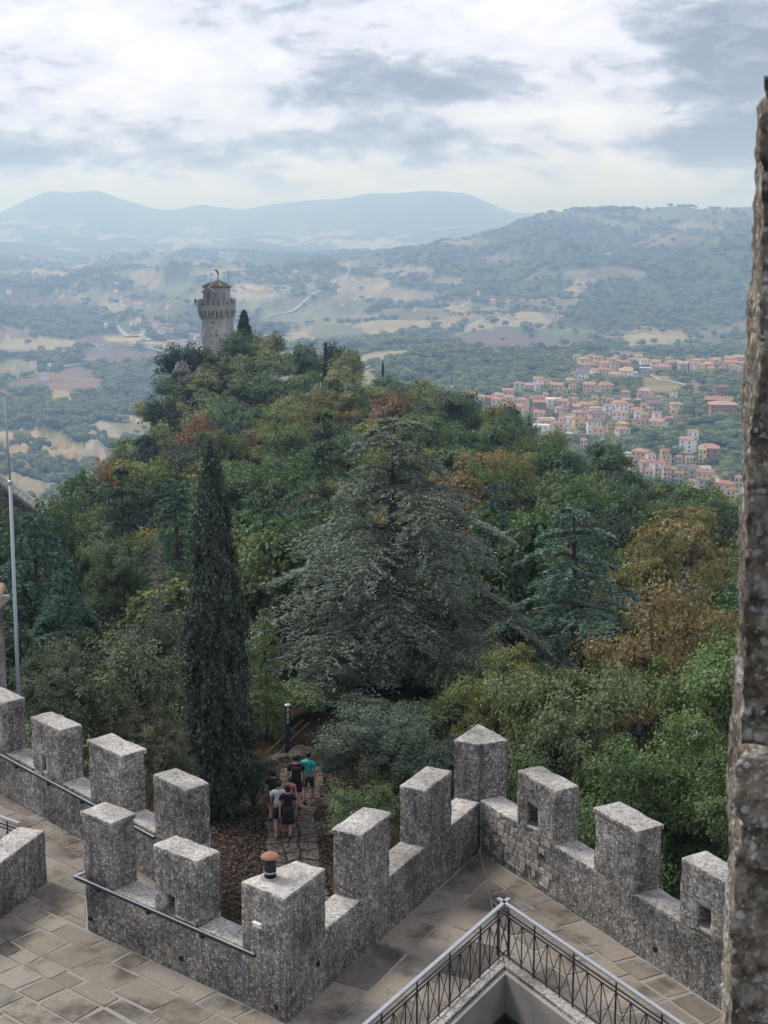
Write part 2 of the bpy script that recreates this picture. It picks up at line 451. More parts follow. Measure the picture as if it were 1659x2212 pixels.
def hit_terrain(px, py, r0=700.0):
    d = ray(px, py); h = math.hypot(d[0], d[1]); rs = np.geomspace(r0, 7500, 1500); t = rs / h
    zz = EYE + d[2] * t; tz = terrain_z(d[0] * t, d[1] * t); k = np.argmax(zz < tz)
    if not (zz < tz).any(): k = len(rs) - 1
    return Vector((d[0] * t[k], d[1] * t[k], tz[k]))

FIELD_COLS = np.array([(0.25, 0.215, 0.13), (0.145, 0.165, 0.075), (0.17, 0.14, 0.10), (0.29, 0.25, 0.16), (0.115, 0.14, 0.062), (0.19, 0.18, 0.095), (0.15, 0.135, 0.09)])
WOOD = np.array((0.078, 0.100, 0.048))
PATCHES = [  # measured plots: centre x, y, half sizes, colour (None = wood)
 (60, 985, 130, 52, (0.40, 0.32, 0.19)), (215, 960, 34, 46, (0.36, 0.31, 0.25)), (30, 1040, 90, 40, (0.27, 0.23, 0.15)), (285, 905, 60, 7, (0.40, 0.36, 0.22)),
 (255, 773, 95, 19, (0.19, 0.145, 0.115)), (215, 738, 66, 17, (0.20, 0.15, 0.12)), (80, 743, 90, 17, (0.38, 0.33, 0.20)), (160, 825, 55, 30, (0.24, 0.175, 0.13)),
 (268, 727, 42, 9, (0.48, 0.38, 0.17)), (325, 742, 48, 6, (0.46, 0.37, 0.17)), (25, 792, 42, 16, (0.22, 0.24, 0.11)), (140, 858, 30, 14, (0.44, 0.35, 0.17)), (25, 765, 60, 7, (0.26, 0.2, 0.15)),
 (315, 603, 32, 20, (0.36, 0.30, 0.17)), (372, 625, 44, 18, (0.22, 0.235, 0.12)), (350, 668, 66, 16, (0.19, 0.19, 0.11)), (530, 630, 40, 15, (0.44, 0.35, 0.22)), (560, 660, 70, 14, (0.20, 0.21, 0.12)), (470, 588, 70, 9, (0.33, 0.30, 0.18)),
 (50, 655, 55, 15, (0.17, 0.135, 0.12)), (160, 645, 30, 8, (0.33, 0.28, 0.18)), (230, 648, 30, 6, (0.32, 0.27, 0.18)),
 (660, 685, 95, 24, (0.23, 0.23, 0.135)), (730, 665, 70, 20, (0.21, 0.21, 0.13)), (720, 720, 60, 20, (0.20, 0.2, 0.13)), (780, 615, 75, 16, (0.34, 0.30, 0.19)), (860, 640, 80, 18, (0.28, 0.23, 0.165)), (760, 640, 50, 10, (0.30, 0.26, 0.17)),
 (870, 585, 60, 10, (0.31, 0.28, 0.18)), (965, 610, 50, 10, (0.29, 0.25, 0.17)), (900, 680, 70, 14, (0.22, 0.19, 0.13)), (990, 660, 30, 12, (0.32, 0.27, 0.18)),
 (1090, 738, 105, 26, (0.17, 0.145, 0.115)), (1215, 745, 62, 20, (0.185, 0.155, 0.115)), (1330, 770, 34, 7, (0.33, 0.28, 0.18)), (1290, 592, 100, 13, (0.21, 0.19, 0.13)), (1090, 560, 60, 8, (0.24, 0.22, 0.15)),
 (1510, 490, 90, 9, (0.24, 0.22, 0.14)), (1330, 482, 50, 5, (0.23, 0.21, 0.14)), (1430, 512, 60, 5, (0.22, 0.2, 0.14)),
 (1428, 836, 42, 21, (0.31, 0.26, 0.15)), (1480, 805, 28, 5, (0.36, 0.31, 0.2)), (1500, 845, 12, 18, (0.30, 0.26, 0.16)),
 (110, 888, 150, 42, None), (290, 850, 60, 50, None), (120, 690, 150, 26, None), (200, 640, 60, 0.1, None), (60, 610, 110, 18, None), (1000, 800, 190, 30, None), (1460, 650, 210, 60, None), (1290, 690, 90, 26, None), (1180, 500, 170, 26, None), (1500, 940, 170, 60, None), (1500, 880, 120, 40, None),
 (730, 745, 150, 12, None), (610, 610, 60, 10, None), (1150, 620, 90, 14, None), (1470, 560, 160, 30, None), (880, 545, 120, 8, None), (1360, 1010, 200, 60, None), (650, 640, 30, 6, None)]
def _g(px, py): return np.exp(-((px - 60) / 190) ** 2 - ((py - 985) / 75) ** 2)
def land_at(x, y, z):
    px, py = to_px(x, y, z); r = np.hypot(x, y)
    cs = 135.0
    wx = x + (fbm(x / 300, y / 300, 3, 31) - 0.5) * 200; wy = y + (fbm(x / 300, y / 300, 3, 47) - 0.5) * 200
    ca, sa = math.cos(0.5), math.sin(0.5); qx, qy = (wx * ca - wy * sa) / cs, (wx * sa + wy * ca) / (cs * 1.9)
    ix, iy = np.floor(qx), np.floor(qy)
    d1 = np.full(x.shape, 9.0); d2 = d1.copy(); idv = np.zeros(x.shape)
    for a in (-1, 0, 1):
        for b in (-1, 0, 1):
            cx, cy = ix + a, iy + b
            dd = np.hypot(cx + _hash(cx, cy, 1) - qx, cy + _hash(cx, cy, 2) - qy); hh = _hash(cx, cy, 3)
            nearer = dd < d1
            d2 = np.where(nearer, d1, np.minimum(d2, dd)); idv = np.where(nearer, hh, idv); d1 = np.where(nearer, dd, d1)
    edge = (d2 - d1) * cs
    k = (idv * 997 % 1 * len(FIELD_COLS)).astype(int) % len(FIELD_COLS)
    col = FIELD_COLS[k]
    wood = (idv < 0.17) | (fbm(x / 420, y / 420, 4, 77) > 0.58)
    forest = wood.astype(float)
    wpx = px + (fbm(x / 120, y / 120, 3, 11) - 0.5) * 46; wpy = py + (fbm(x / 120, y / 120, 3, 13) - 0.5) * 18
    inplot = np.zeros(x.shape, bool)
    for (cx, cy, rx, ry, c) in PATCHES:
        q = ((wpx - cx) / rx) ** 2 + ((wpy - cy) / ry) ** 2 < 1
        if c is None: sel = q & ~inplot; forest = np.where(sel, 1.0, forest)
        else: sel = q; forest = np.where(sel, 0.0, forest); col = np.where(sel[..., None], np.array(c) * 0.80 * (0.85 + 0.3 * vnoise(x / 45, y / 45, 6)[..., None]), col); inplot |= sel
    hedge = ((edge < 9) & ~inplot).astype(float)
    gull = (_g(px, py) > 0.35) & (fbm(x / 38, y / 38, 4, 63) > 0.60); col = np.where(gull[..., None], np.array((0.10, 0.115, 0.05)), col); forest = np.where(gull, 1.0, forest)
    col = np.where((forest > 0.5)[..., None], WOOD, col)
    col = np.where(((hedge > 0.5) & (forest < 0.5))[..., None], WOOD * 1.3, col)
    return col, forest, hedge, inplot
_lc, _lf, _lh, _ = land_at(GX, GY, GZ)
_idx = np.arange(NROW * len(TU)).reshape(NROW, len(TU))
_fq = np.stack([_idx[:-1, :-1], _idx[:-1, 1:], _idx[1:, 1:], _idx[1:, :-1]], -1).reshape(-1, 4)
me = np_mesh('valley', np.stack([GX, GY, GZ], -1).reshape(-1, 3), [_fq], M_land, smooth=True,
             col=np.concatenate([_lc, _lf[..., None]], -1).reshape(-1, 4))
mobj('hills', me, kind='structure')

def crest_range(name, r0, pts, depth, drop, rough, seed, col, col2):
    """a range of hills: crest line at horizontal distance r0, slopes falling away in front and behind"""
    pts = np.array(pts, float); nx, ny = 520, 34
    xs = np.linspace(pts[0, 0], pts[-1, 0], nx)
    ysm = np.interp(xs, pts[:, 0], pts[:, 1])
    k = np.array([1, 2, 3, 2, 1.]) / 9; ysm = np.convolve(np.pad(ysm, 2, mode='edge'), k, 'valid')
    ax = np.arctan((xs - CX) / 3257)
    tt = np.linspace(-1, 0.5, ny)
    rr = r0 + tt[:, None] * depth + 0 * xs[None]
    X = rr * np.sin(ax); Y = rr * np.cos(ax)
    top = EYE + r0 * (472 - ysm) / 3250.0
    fall = np.where(tt < 0, np.abs(tt) ** 1.2, np.abs(tt * 1.6) ** 1.2)[:, None]
    Z = top[None] - drop * fall + (ridged(X / (depth * .28), Y / (depth * .28), 5, seed) - 0.72) * rough * np.clip(fall * 4 + .12, 0, 1)
    Z = np.maximum(Z, -299)
    f = fbm(X / (depth * .1), Y / (depth * .1), 4, seed + 5)
    c = np.where((f > 0.56)[..., None], np.array(col2), np.array(col))
    idx = np.arange(nx * ny).reshape(ny, nx)
    fq = np.stack([idx[:-1, :-1], idx[:-1, 1:], idx[1:, 1:], idx[1:, :-1]], -1).reshape(-1, 4)
    me = np_mesh(name, np.stack([X, Y, Z], -1).reshape(-1, 3), [fq], M_land, smooth=True, col=np.concatenate([c, 0 * f[..., None] + 1], -1).reshape(-1, 4))
    return mobj(name, me, kind='structure')
WC, FC = (0.045, 0.06, 0.035), (0.22, 0.20, 0.12)
crest_range('blue_ridge', 8300, [(-1200, 515), (-400, 512), (0, 520), (60, 524), (150, 540), (250, 546), (400, 546), (480, 531), (550, 519), (620, 531), (700, 546), (900, 548), (1100, 550), (1700, 540), (2600, 520)], 1000, 180, 60, 3, WC, WC)
crest_range('far_hills', 9300, [(-1200, 505), (0, 514), (100, 506), (180, 512), (260, 505), (330, 515), (420, 510), (500, 514), (570, 508), (640, 516), (720, 507), (800, 512), (880, 505), (960, 512), (1040, 508), (1200, 515), (1700, 510), (2600, 500)], 1200, 200, 100, 8, WC, (0.3, 0.27, 0.2))
crest_range('far_ridges', 11000, [(-1200, 485), (-300, 480), (0, 474), (35, 470), (80, 483), (150, 481), (190, 480), (250, 497), (330, 491), (370, 488), (430, 486), (520, 496), (600, 499), (690, 491), (760, 497), (830, 500), (900, 498), (1000, 490), (1060, 495), (1200, 500), (1700, 498), (2600, 490)], 1500, 230, 110, 12, WC, (0.25, 0.22, 0.16))
crest_range('far_mountains', 13200, [(-1500, 462), (-300, 468), (0, 462), (60, 433), (110, 415), (160, 419), (210, 412), (260, 430), (330, 450), (370, 455), (430, 442), (520, 454), (600, 440), (680, 432), (740, 430), (800, 417), (860, 418), (930, 413), (1010, 418), (1060, 440), (1110, 460), (1200, 459), (1300, 464), (1400, 468), (1700, 465), (2800, 455)], 2600, 300, 110, 17, WC, WC)

# a plain that carries on to the horizon all round, under everything
gv = [(math.cos(a) * r, math.sin(a) * r, -300.0) for r in (1.0, 4000, 26000) for a in np.linspace(0, 2 * math.pi, 48, endpoint=False)]
gf = [(i * 48 + k, i * 48 + (k + 1) % 48, (i + 1) * 48 + (k + 1) % 48, (i + 1) * 48 + k) for i in range(2) for k in range(48)]
gme = np_mesh('plain', np.array(gv), [np.array(gf)], M_land, col=np.tile(np.array([0.09, 0.10, 0.055, 1]), (144, 1)))
mobj('ground', gme, kind='structure')

# air: one closed box of thin haze round the camera and the land
hz = MB().box((0, 0, -21), (60000, 60000, 2 * 281.0))
m, nt, out = new_mat('haze_air')
pv = nt.nodes.new('ShaderNodeVolumePrincipled')
pv.inputs['Color'].default_value = (0.43, 0.625, 1.0, 1)
pv.inputs['Absorption Color'].default_value = (0.82, 0.95, 1, 1)
pv.inputs['Density'].default_value = 2.15e-4
pv.inputs['Anisotropy'].default_value = 0.35
nt.links.new(pv.outputs[0], out.inputs['Volume'])
hz.obj('haze', m, kind='stuff', label='thin blue summer haze lying over the whole valley', cat='haze')

# ------------------------------------------------------------------ the wooded spur between the fortress and the slender tower
CTRL = [  # (grid x, grid y of the tree tops, distance, tree height)
 (1600, 1100, 150, 7), (1500, 1062, 160, 7), (1300, 1000, 185, 7), (1200, 960, 200, 7), (1050, 895, 225, 7), (960, 852, 245, 7), (830, 806, 262, 7), (770, 790, 268, 7), (700, 780, 270, 7), (640, 765, 272, 7), (560, 750, 274, 7),
 (470, 800, 270, 1), (400, 780, 262, 7), (350, 790, 258, 7), (335, 880, 250, 7), (300, 980, 240, 7), (290, 1000, 225, 7), (200, 1050, 190, 7), (110, 1100, 150, 7), (0, 1135, 120, 7),
 (470, 880, 235, 7), (700, 880, 235, 7), (900, 920, 200, 7), (700, 955, 160, 7), (400, 965, 170, 7), (1100, 1010, 150, 7), (1300, 1100, 120, 7), (1500, 1185, 110, 7), (1500, 1310, 88, 7), (200, 1215, 95, 8), (600, 1060, 120, 8), (1000, 1150, 110, 8)]
cp = []
for (a, b, r, h) in CTRL:
    p = at_range(a, b, r); cp.append((p.x, p.y, p.z - h))
cp += [(0, 38, -7.3), (-4, 44, -7.2), (-3, 52, -7.2), (-3, 58, -6.6), (2, 62, -8), (14, 36, -9.5), (12, 55, -11.5), (25, 45, -13), (-10, 40, -8.5), (-16, 45, -10), (-14, 60, -11), (22, 75, -17), (-22, 80, -17), (0, 85, -13),
       (80, 150, -48), (62, 215, -50), (34, 285, -46), (-30, 315, -58), (-75, 260, -85), (-66, 200, -70), (-55, 150, -55), (-50, 110, -40), (-40, 70, -26), (60, 90, -34), (45, 50, -24), (-35, 40, -20), (110, 110, -60), (-110, 180, -110), (110, 230, -85), (60, 330, -80), (0, 30, -7.5), (25, 28, -12), (-25, 28, -12)]
cp = np.array(cp)
def _rbf(p, z, lam=0.5):
    d = np.hypot(p[:, None, 0] - p[None, :, 0], p[:, None, 1] - p[None, :, 1])
    n = len(p); A = np.zeros((n + 3, n + 3)); A[:n, :n] = d + 0 * np.eye(n); A[:n, n] = 1; A[:n, n + 1:] = p
    A[:n, :n] += np.eye(n) * -lam; A[n, :n] = 1; A[n + 1:, :n] = p.T
    return np.linalg.solve(A, np.concatenate([z, [0, 0, 0]]))
_W = _rbf(cp[:, :2], cp[:, 2])
def hill_raw(x, y):
    x = np.asarray(x, float); y = np.asarray(y, float); s = _W[-3] + _W[-2] * x + _W[-1] * y
    for i in range(len(cp)): s = s + _W[i] * np.hypot(x - cp[i, 0], y - cp[i, 1])
    return s
def hill_z(x, y):
    x = np.asarray(x, float); y = np.asarray(y, float)
    z = hill_raw(x, y) + (fbm(x / 14, y / 14, 3, 5) - 0.5) * np.clip((y - 62) / 30, 0, 1) * 3
    ex = np.maximum(np.abs(x - 5) - 95, 0) + np.maximum(y - 315, 0)
    return np.clip(z - ex * 2.2, -190, 0)
hx = np.arange(-150, 161, 2.5); hy = np.arange(-60, 381, 2.5)
HX, HY = np.meshgrid(hx, hy); HZ = hill_z(HX, np.maximum(HY, 26.0))
HZ = np.where(HY < 30, np.minimum(HZ, -9.0), HZ)
_hi = np.arange(HX.size).reshape(HX.shape)
_hq = np.stack([_hi[:-1, :-1], _hi[:-1, 1:], _hi[1:, 1:], _hi[1:, :-1]], -1).reshape(-1, 4)
mobj('hill_spur', np_mesh('hill_spur', np.stack([HX, HY, HZ], -1).reshape(-1, 3), [_hq], M_ground, smooth=True), kind='structure')

# ------------------------------------------------------------------ the fortress terrace
rng = random.Random(4)
def rough_mesh(name, mb, mat, cell=0.07, bev=0.03, amp=0.012, freq=3.5, amp2=0.006, keep=0):
    """rounded, slightly uneven stone: bevel, refine, push about with noise"""
    bm = bmesh.new()
    vs = [bm.verts.new(v) for v in mb.v]
    bm.verts.index_update()
    for f in mb.f: bm.faces.new([vs[i] for i in f])
    bmesh.ops.recalc_face_normals(bm, faces=bm.faces)
    sharp = [e for e in bm.edges if len(e.link_faces) == 2 and e.calc_face_angle(0) > 0.5]
    if keep: bm.verts.ensure_lookup_table(); sharp = [e for e in sharp if not any(v.index in keep for v in e.verts)]
    if bev: bmesh.ops.bevel(bm, geom=sharp, offset=bev, segments=2, profile=0.6, affect='EDGES')
    bmesh.ops.triangulate(bm, faces=bm.faces)
    for _ in range(7):
        long = [e for e in bm.edges if e.calc_length() > cell * 1.6]
        if not long: break
        bmesh.ops.subdivide_edges(bm, edges=long, cuts=1)
        bmesh.ops.triangulate(bm, faces=[f for f in bm.faces if len(f.verts) > 3])
    bm.normal_update()
    for v in bm.verts:
        p = v.co
        d = mnoise.noise(p * freq) * amp + mnoise.noise(p * freq * 4.1 + Vector((7, 3, 1))) * amp2
        v.co = p + v.normal * d
    me = bpy.data.meshes.new(name); bm.to_mesh(me); bm.free()
    me.materials.append(mat)
    me.polygons.foreach_set('use_smooth', np.ones(len(me.polygons), dtype=bool)); me.update()
    return me

def V2(x, y): return Vector((x, y))
class Run:
    """a straight stretch of parapet: inner face from p to q, thickness to the outer side n"""
    def __init__(s, p, q, out):
        s.p = V2(*p); s.q = V2(*q); s.d = (s.q - s.p).normalized(); s.L = (s.q - s.p).length
        n = V2(-s.d.y, s.d.x); s.n = n if n.dot(V2(*out)) > 0 else -n
    def at(s, a, o=0.0): v = s.p + s.d * a + s.n * o; return (v.x, v.y)
    def quad(s, a, b, t0=0.0, t1=0.5): return [s.at(a, t0), s.at(b, t0), s.at(b, t1), s.at(a, t1)]

def merlon_block(run, a, b, z0, z1, t=0.5, hole=None, hdepth=0.3, t0=0.0):
    """a merlon; hole = (a0, a1, h0, h1): a loophole sunk into its inner face"""
    mb = MB()
    if not hole: return mb.prism(run.quad(a, b, t0, t), z0, z1)
    us = [a, hole[0], hole[1], b]; zs = [z0, hole[2], hole[3], z1]
    idx = {}
    def vid(u, o, z):
        k = (round(u, 4), round(o, 4), round(z, 4))
        if k not in idx: x, y = run.at(u, o); idx[k] = len(mb.v); mb.v.append((x, y, z))
        return idx[k]
    for i in range(3):
        for j in range(3):
            for o in (t0, t):
                if o == t0 and i == 1 and j == 1: continue
                mb.f.append((vid(us[i], o, zs[j]), vid(us[i + 1], o, zs[j]), vid(us[i + 1], o, zs[j + 1]), vid(us[i], o, zs[j + 1])))
    for j in range(3):
        for u in (a, b): mb.f.append((vid(u, t0, zs[j]), vid(u, t, zs[j]), vid(u, t, zs[j + 1]), vid(u, t0, zs[j + 1])))
    for i in range(3):
        for z in (z0, z1): mb.f.append((vid(us[i], t0, z), vid(us[i + 1], t0, z), vid(us[i + 1], t, z), vid(us[i], t, z)))
    h = hdepth
    for u in hole[:2]: mb.f.append((vid(u, t0, hole[2]), vid(u, t0 + h, hole[2]), vid(u, t0 + h, hole[3]), vid(u, t0, hole[3])))
    for z in hole[2:]: mb.f.append((vid(hole[0], t0, z), vid(hole[1], t0, z), vid(hole[1], t0 + h, z), vid(hole[0], t0 + h, z)))
    mb.f.append((vid(hole[0], t0 + h, hole[2]), vid(hole[1], t0 + h, hole[2]), vid(hole[1], t0 + h, hole[3]), vid(hole[0], t0 + h, hole[3])))
    mb.keep = {vid(u, o, z) for u in hole[:2] for z in hole[2:] for o in (t0, t0 + h)}
    return mb

RW = Run((1.82, 26.33), (6.6, 17.98), (1, 0.6))       # long wall on the far side of the stair well
LW = Run((-1.45, 20.18), (1.82, 26.33), (-1, 0.5))    # wall from the chimney corner up to the pointed corner
AW = Run((-5.02, 23.15), (-1.45, 20.18), (0.6, 0.8))  # wall with the iron bar, up to the chimney corner
BW = Run((-11.5, 32.99), (-3.42, 24.2), (0.7, 0.7))   # outer wall behind the passage
SILL, TOP = 1.02, 2.05

def parapet(name, run, a, b, sill, label, merlons, mats=M_wall, t=0.5, base=-0.05):
    root = empty(name, (0, 0, 0), label=label, cat='parapet', group='battlements round the terrace')
    w = MB().prism(run.quad(a, b, 0, t), base, sill)
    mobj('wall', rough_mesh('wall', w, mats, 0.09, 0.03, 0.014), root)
    for mi, (m0, m1, top, hole) in enumerate(merlons):
        top = top + rng.uniform(-0.035, 0.035)
        if (mi + len(merlons)) % 3 == 2 and top > 1.5:   # a slab laid on top
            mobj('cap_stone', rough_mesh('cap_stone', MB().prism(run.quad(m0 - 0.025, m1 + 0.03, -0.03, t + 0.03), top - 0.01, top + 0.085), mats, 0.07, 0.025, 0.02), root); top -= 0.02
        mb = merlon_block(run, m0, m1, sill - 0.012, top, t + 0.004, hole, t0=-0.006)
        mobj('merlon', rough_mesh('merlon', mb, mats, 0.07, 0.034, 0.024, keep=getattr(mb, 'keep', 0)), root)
    return root

pr = parapet('battlement_wall', RW, -0.02, RW.L, SILL, 'lichened battlement beyond the stair well, running from the pointed corner to the rough pillar',
             [(1.2, 2.36, TOP, (1.52, 1.86, 1.10, 1.52)), (3.46, 4.56, TOP + 0.02, None), (5.62, 6.75, TOP + 0.04, (6.05, 6.33, 1.12, 1.50)), (7.85, 8.95, TOP, None)])
# the pale bare-stone patch low on the first merlon's wall: shallow ashlar courses showing through
M_bare = mat_simple('bare_wall_stone', (0.30, 0.265, 0.215), 0.95, 0.35, 7, bmp=0.5, objcol=True)
def bare_stones(run, par, a0, a1, z0, z1, centre, rad):
    z = z0
    while z < z1:
        h = rng.uniform(0.07, 0.15); a = a0 + rng.uniform(0, 0.1)
        while a < a1:
            L = rng.uniform(0.11, 0.27); c = a + L / 2
            q = ((c - centre[0]) / rad[0]) ** 2 + ((z + h / 2 - centre[1]) / rad[1]) ** 2 + rng.uniform(-0.5, 0.9)
            if q < 1:
                x, y = run.at(c, -0.006 + rng.uniform(-0.006, 0.004)); k = rng.uniform(0.75, 1.15)
                mb = MB().box((0, 0, 0), (L - 0.03, 0.036, h - 0.028))
                mb.v = [(vx * (1 + rng.uniform(-.06, .06)), vy, vz * (1 + rng.uniform(-.1, .1))) for vx, vy, vz in mb.v]
                o = mobj('stone', mb.mesh('stone', M_bare), par, loc=(x, y, z + h / 2), rz=math.atan2(run.d.y, run.d.x), color=(0.235 * k, 0.218 * k, 0.192 * k, 1))
                if rng.random() < 0.6: o.data.materials[0] = M_wall
            a += L
        z += h
bare_stones(RW, pr, 0.15, 2.3, 0.12, 0.98, (1.35, 0.55), (1.05, 0.52))
pl = parapet('battlement_wall', LW, 0.25, LW.L - 0.02, SILL - 0.02, 'lichened battlement between the chimney corner and the pointed corner merlon',
             [(2.28, 3.30, TOP, None), (4.62, 5.70, TOP, None)])
pa = parapet('battlement_wall', AW, 0.0, AW.L - 0.25, SILL - 0.08, 'lichened battlement with a square iron bar along it, ending at the chimney corner',
             [(0.0, 0.74, TOP, None), (1.76, 2.76, TOP - 0.03, (2.02, 2.24, 0.96, 1.28))])
pb = parapet('battlement_wall', BW, 0.0, BW.L, SILL - 0.05, 'outer lichened battlement with an iron bar, beyond the narrow passage',
             [(2.05, 3.05, TOP, None), (4.35, 5.45, TOP, None), (6.55, 7.68, TOP, (6.95, 7.12, 1.02, 1.36)), (8.75, 9.88, TOP, None), (10.90, 11.92, TOP + 0.02, None)])
# the passage end wall joining the two
DW = Run((-3.62, 24.2), (-3.52, 22.75), (1, 0.1))
dw = parapet('battlement_wall', DW, 0.0, DW.L, SILL - 0.1, 'short low lichened wall closing the passage behind the iron-barred battlement', [], t=0.55)
# corner merlons
def corner(name, poly, top, label, z0=-0.05):
    root = empty(name, (poly[0][0], poly[0][1], 0), label=label, cat='merlon', group='corner blocks of the battlements')
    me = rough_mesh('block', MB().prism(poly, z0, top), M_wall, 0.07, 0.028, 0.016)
    o = mobj('block', me, root); o.location = (-poly[0][0], -poly[0][1], 0)
    return root
kc = corner('corner_merlon', [(-1.452, 20.165), (-0.90, 21.20), (-1.36, 21.50), (-2.16, 20.765)], TOP - 0.04, 'chimney corner merlon of lichened stone, standing forward between two battlements')
cc = corner('corner_merlon', [(1.33, 26.66), (1.78, 26.42), (1.85, 26.52), (1.90, 26.45), (2.36, 26.68), (1.84, 27.62)], TOP + 0.05, 'pointed corner merlon with a dark slit where two battlements meet')
# stair parapet at the terrace edge
ES = Run((-6.98, 22.3), (-6.1, 25.0), (-1, 0.2))
es = empty('stair_parapet', (-6.1, 25, 0), label='low solid lichened stone parapet beside the railing, without merlons', cat='parapet')
o = mobj('wall', rough_mesh('wall', MB().prism(ES.quad(-2.5, ES.L, 0, 0.55), -0.05, 1.0), M_wall, 0.08, 0.035, 0.016), es); o.location = (6.1, -25, 0)

# putlog holes: small square solid blocks, a hollow's shade put into their dark colour
def socket(run, a, h, parent, s=0.07):
    x, y = run.at(a, -0.013)
    MB().box((x, y, h), (s, 0.03, s), math.atan2(run.d.y, run.d.x)).obj('socket_shade', M_dark, parent)
for run, a, h, par in ((AW, 0.12, 0.25, pa), (AW, 2.35, 0.28, pa), (AW, 4.45, 0.2, pa), (LW, 0.9, 0.55, pl), (RW, 2.0, 0.7, pr), (RW, 5.1, 0.3, pr)):
    socket(run, a, h, par)
# iron bars on brackets along two walls
def iron_bar(run, a, b, h, label, hook=True, hook_end=False):
    root = empty('iron_bar', (*run.at(a), h), label=label, cat='bar', group='iron bars along the battlements')
    base = Vector((*run.at(a), h))
    pts = []
    ang = math.atan2(run.d.y, run.d.x)
    mid = Vector((*run.at((a + b) / 2, -0.10), h)) - base
    MB().box(mid, (b - a, 0.05, 0.045), ang).obj('bar', M_iron, root)
    if hook:
        c = Vector((*run.at(a - 0.025, 0.04), h)) - base
        MB().box(c, (0.05, 0.33, 0.045), ang).obj('end_return', M_railtop, root)
    top = Vector((*run.at((a + b) / 2, -0.10), h + 0.025)) - base
    MB().box(top, (b - a - 0.02, 0.036, 0.006), ang).obj('pale_top_face', M_railtop, root)  # thin paler strip laid along the top of the dark bar
    for k in range(int((b - a) / 1.25) + 1):
        s = a + 0.55 + k * 1.25
        if s > b: break
        c = Vector((*run.at(s, -0.05), h - 0.06)) - base
        MB().box(c, (0.05, 0.14, 0.075), ang).obj('bracket', M_iron, root)
iron_bar(AW, -0.12, AW.L - 0.55, 0.95, 'square iron bar bracketed to the battlement beside the chimney corner')
iron_bar(BW, 0.5, BW.L - 0.9, 0.93, 'square iron bar bracketed to the outer battlement beyond the passage', hook=False)
iron_bar(DW, 0.05, DW.L - 0.15, 0.95, 'short iron bar on the low wall closing the passage', hook=False)

# chimney pipe with a rusty cowl on the corner merlon, and a small white plate
cx, cy = -1.72, 20.86
ch = empty('chimney_pipe', (cx, cy, TOP - 0.06), label='short black flue pipe with a rust-brown conical cap on the corner merlon', cat='chimney')
M_rust = mat_simple('rusty_sheet', (0.30, 0.15, 0.09), 0.85, 0.35, 14)
M_black = mat_simple('sooty_pipe', (0.02, 0.02, 0.022), 0.45, 0.3, 9, 0.3)
MB().lathe([(0.092, 0), (0.092, 0.34), (0.08, 0.34), (0.08, 0.30)], 18).obj('pipe', M_black, ch, smooth=True)
MB().lathe([(0.10, 0.12), (0.10, 0.145)], 18).obj('clamp_ring', M_railtop, ch)
MB().lathe([(0.16, 0.02), (0.14, 0.035), (0.10, 0.05)], 18).obj('mortar_collar', M_mortar, ch)
MB().lathe([(0.142, 0.36), (0.146, 0.372), (0.115, 0.405), (0.04, 0.44), (0.01, 0.443)], 18).obj('cap', M_rust, ch, smooth=True)
for k in range(3):
    a = k * 2.1; MB().box((0.085 * math.cos(a), 0.085 * math.sin(a), 0.35), (0.02, 0.012, 0.06), a).obj('cap_strut', M_black, ch)
pm = Vector((*AW.at(AW.L - 0.55, -0.03), 1.42))
M_white = mat_simple('white_plate', (0.75, 0.75, 0.74), 0.5, 0.05, 5)
wp = MB().box((0, 0, 0), (0.17, 0.03, 0.07), math.atan2(AW.d.y, AW.d.x)).box((0, 0, 0.04), (0.17, 0.09, 0.012), math.atan2(AW.d.y, AW.d.x)).obj('small_plate', M_white, loc=pm, label='small white plate fixed to the chimney corner merlon', cat='plate')

# ------------------------------------------------------------------ paving
RA = Run((1.93, 22.25), (-2.4, 15.0), (1, -0.6)); RB = Run((1.93, 22.25), (6.15, 15.0), (-1, -0.6))     # railing lines
def meet(p, d, q, e):
    den = d.x * e.y - d.y * e.x; t = ((q.x - p.x) * e.y - (q.y - p.y) * e.x) / den; return p + d * t
def wedge(off, yend):
    """the triangular stair well, its two edges set in by off"""
    a = RA.p + RA.n * off; b = RB.p + RB.n * off
    ap = meet(a, RA.d, b, RB.d)
    la = a + RA.d * ((yend - a.y) / RA.d.y); lb = b + RB.d * ((yend - b.y) / RB.d.y)
    return [(ap.x, ap.y), (la.x, la.y), (lb.x, lb.y)]
hole = wedge(0.20, 15.2)
outer = [(-12.2, 33.4), (-3.2, 24.1), (-3.35, 22.7), (-4.8, 23.3), (-1.45, 20.5), (1.82, 26.6), (7.6, 16.5), (9.5, 2.0), (-14, 2.0), (-16, 28)]
tri = tessellate_polygon([[Vector((*p, 0)) for p in outer], [Vector((*p, 0)) for p in hole]])
allp = outer + hole
tm = bpy.data.meshes.new('terrace'); tm.from_pydata([(p[0], p[1], -0.002) for p in allp], [], [tuple(t) for t in tri]); tm.materials.append(M_mortar)
bmq = bmesh.new(); bmq.from_mesh(tm)
for f in bmq.faces:
    f.normal_update()
    if f.normal.z < 0: f.normal_flip()
bmq.to_mesh(tm); bmq.free()
terrace = mobj('terrace_pavement', tm, kind='structure')

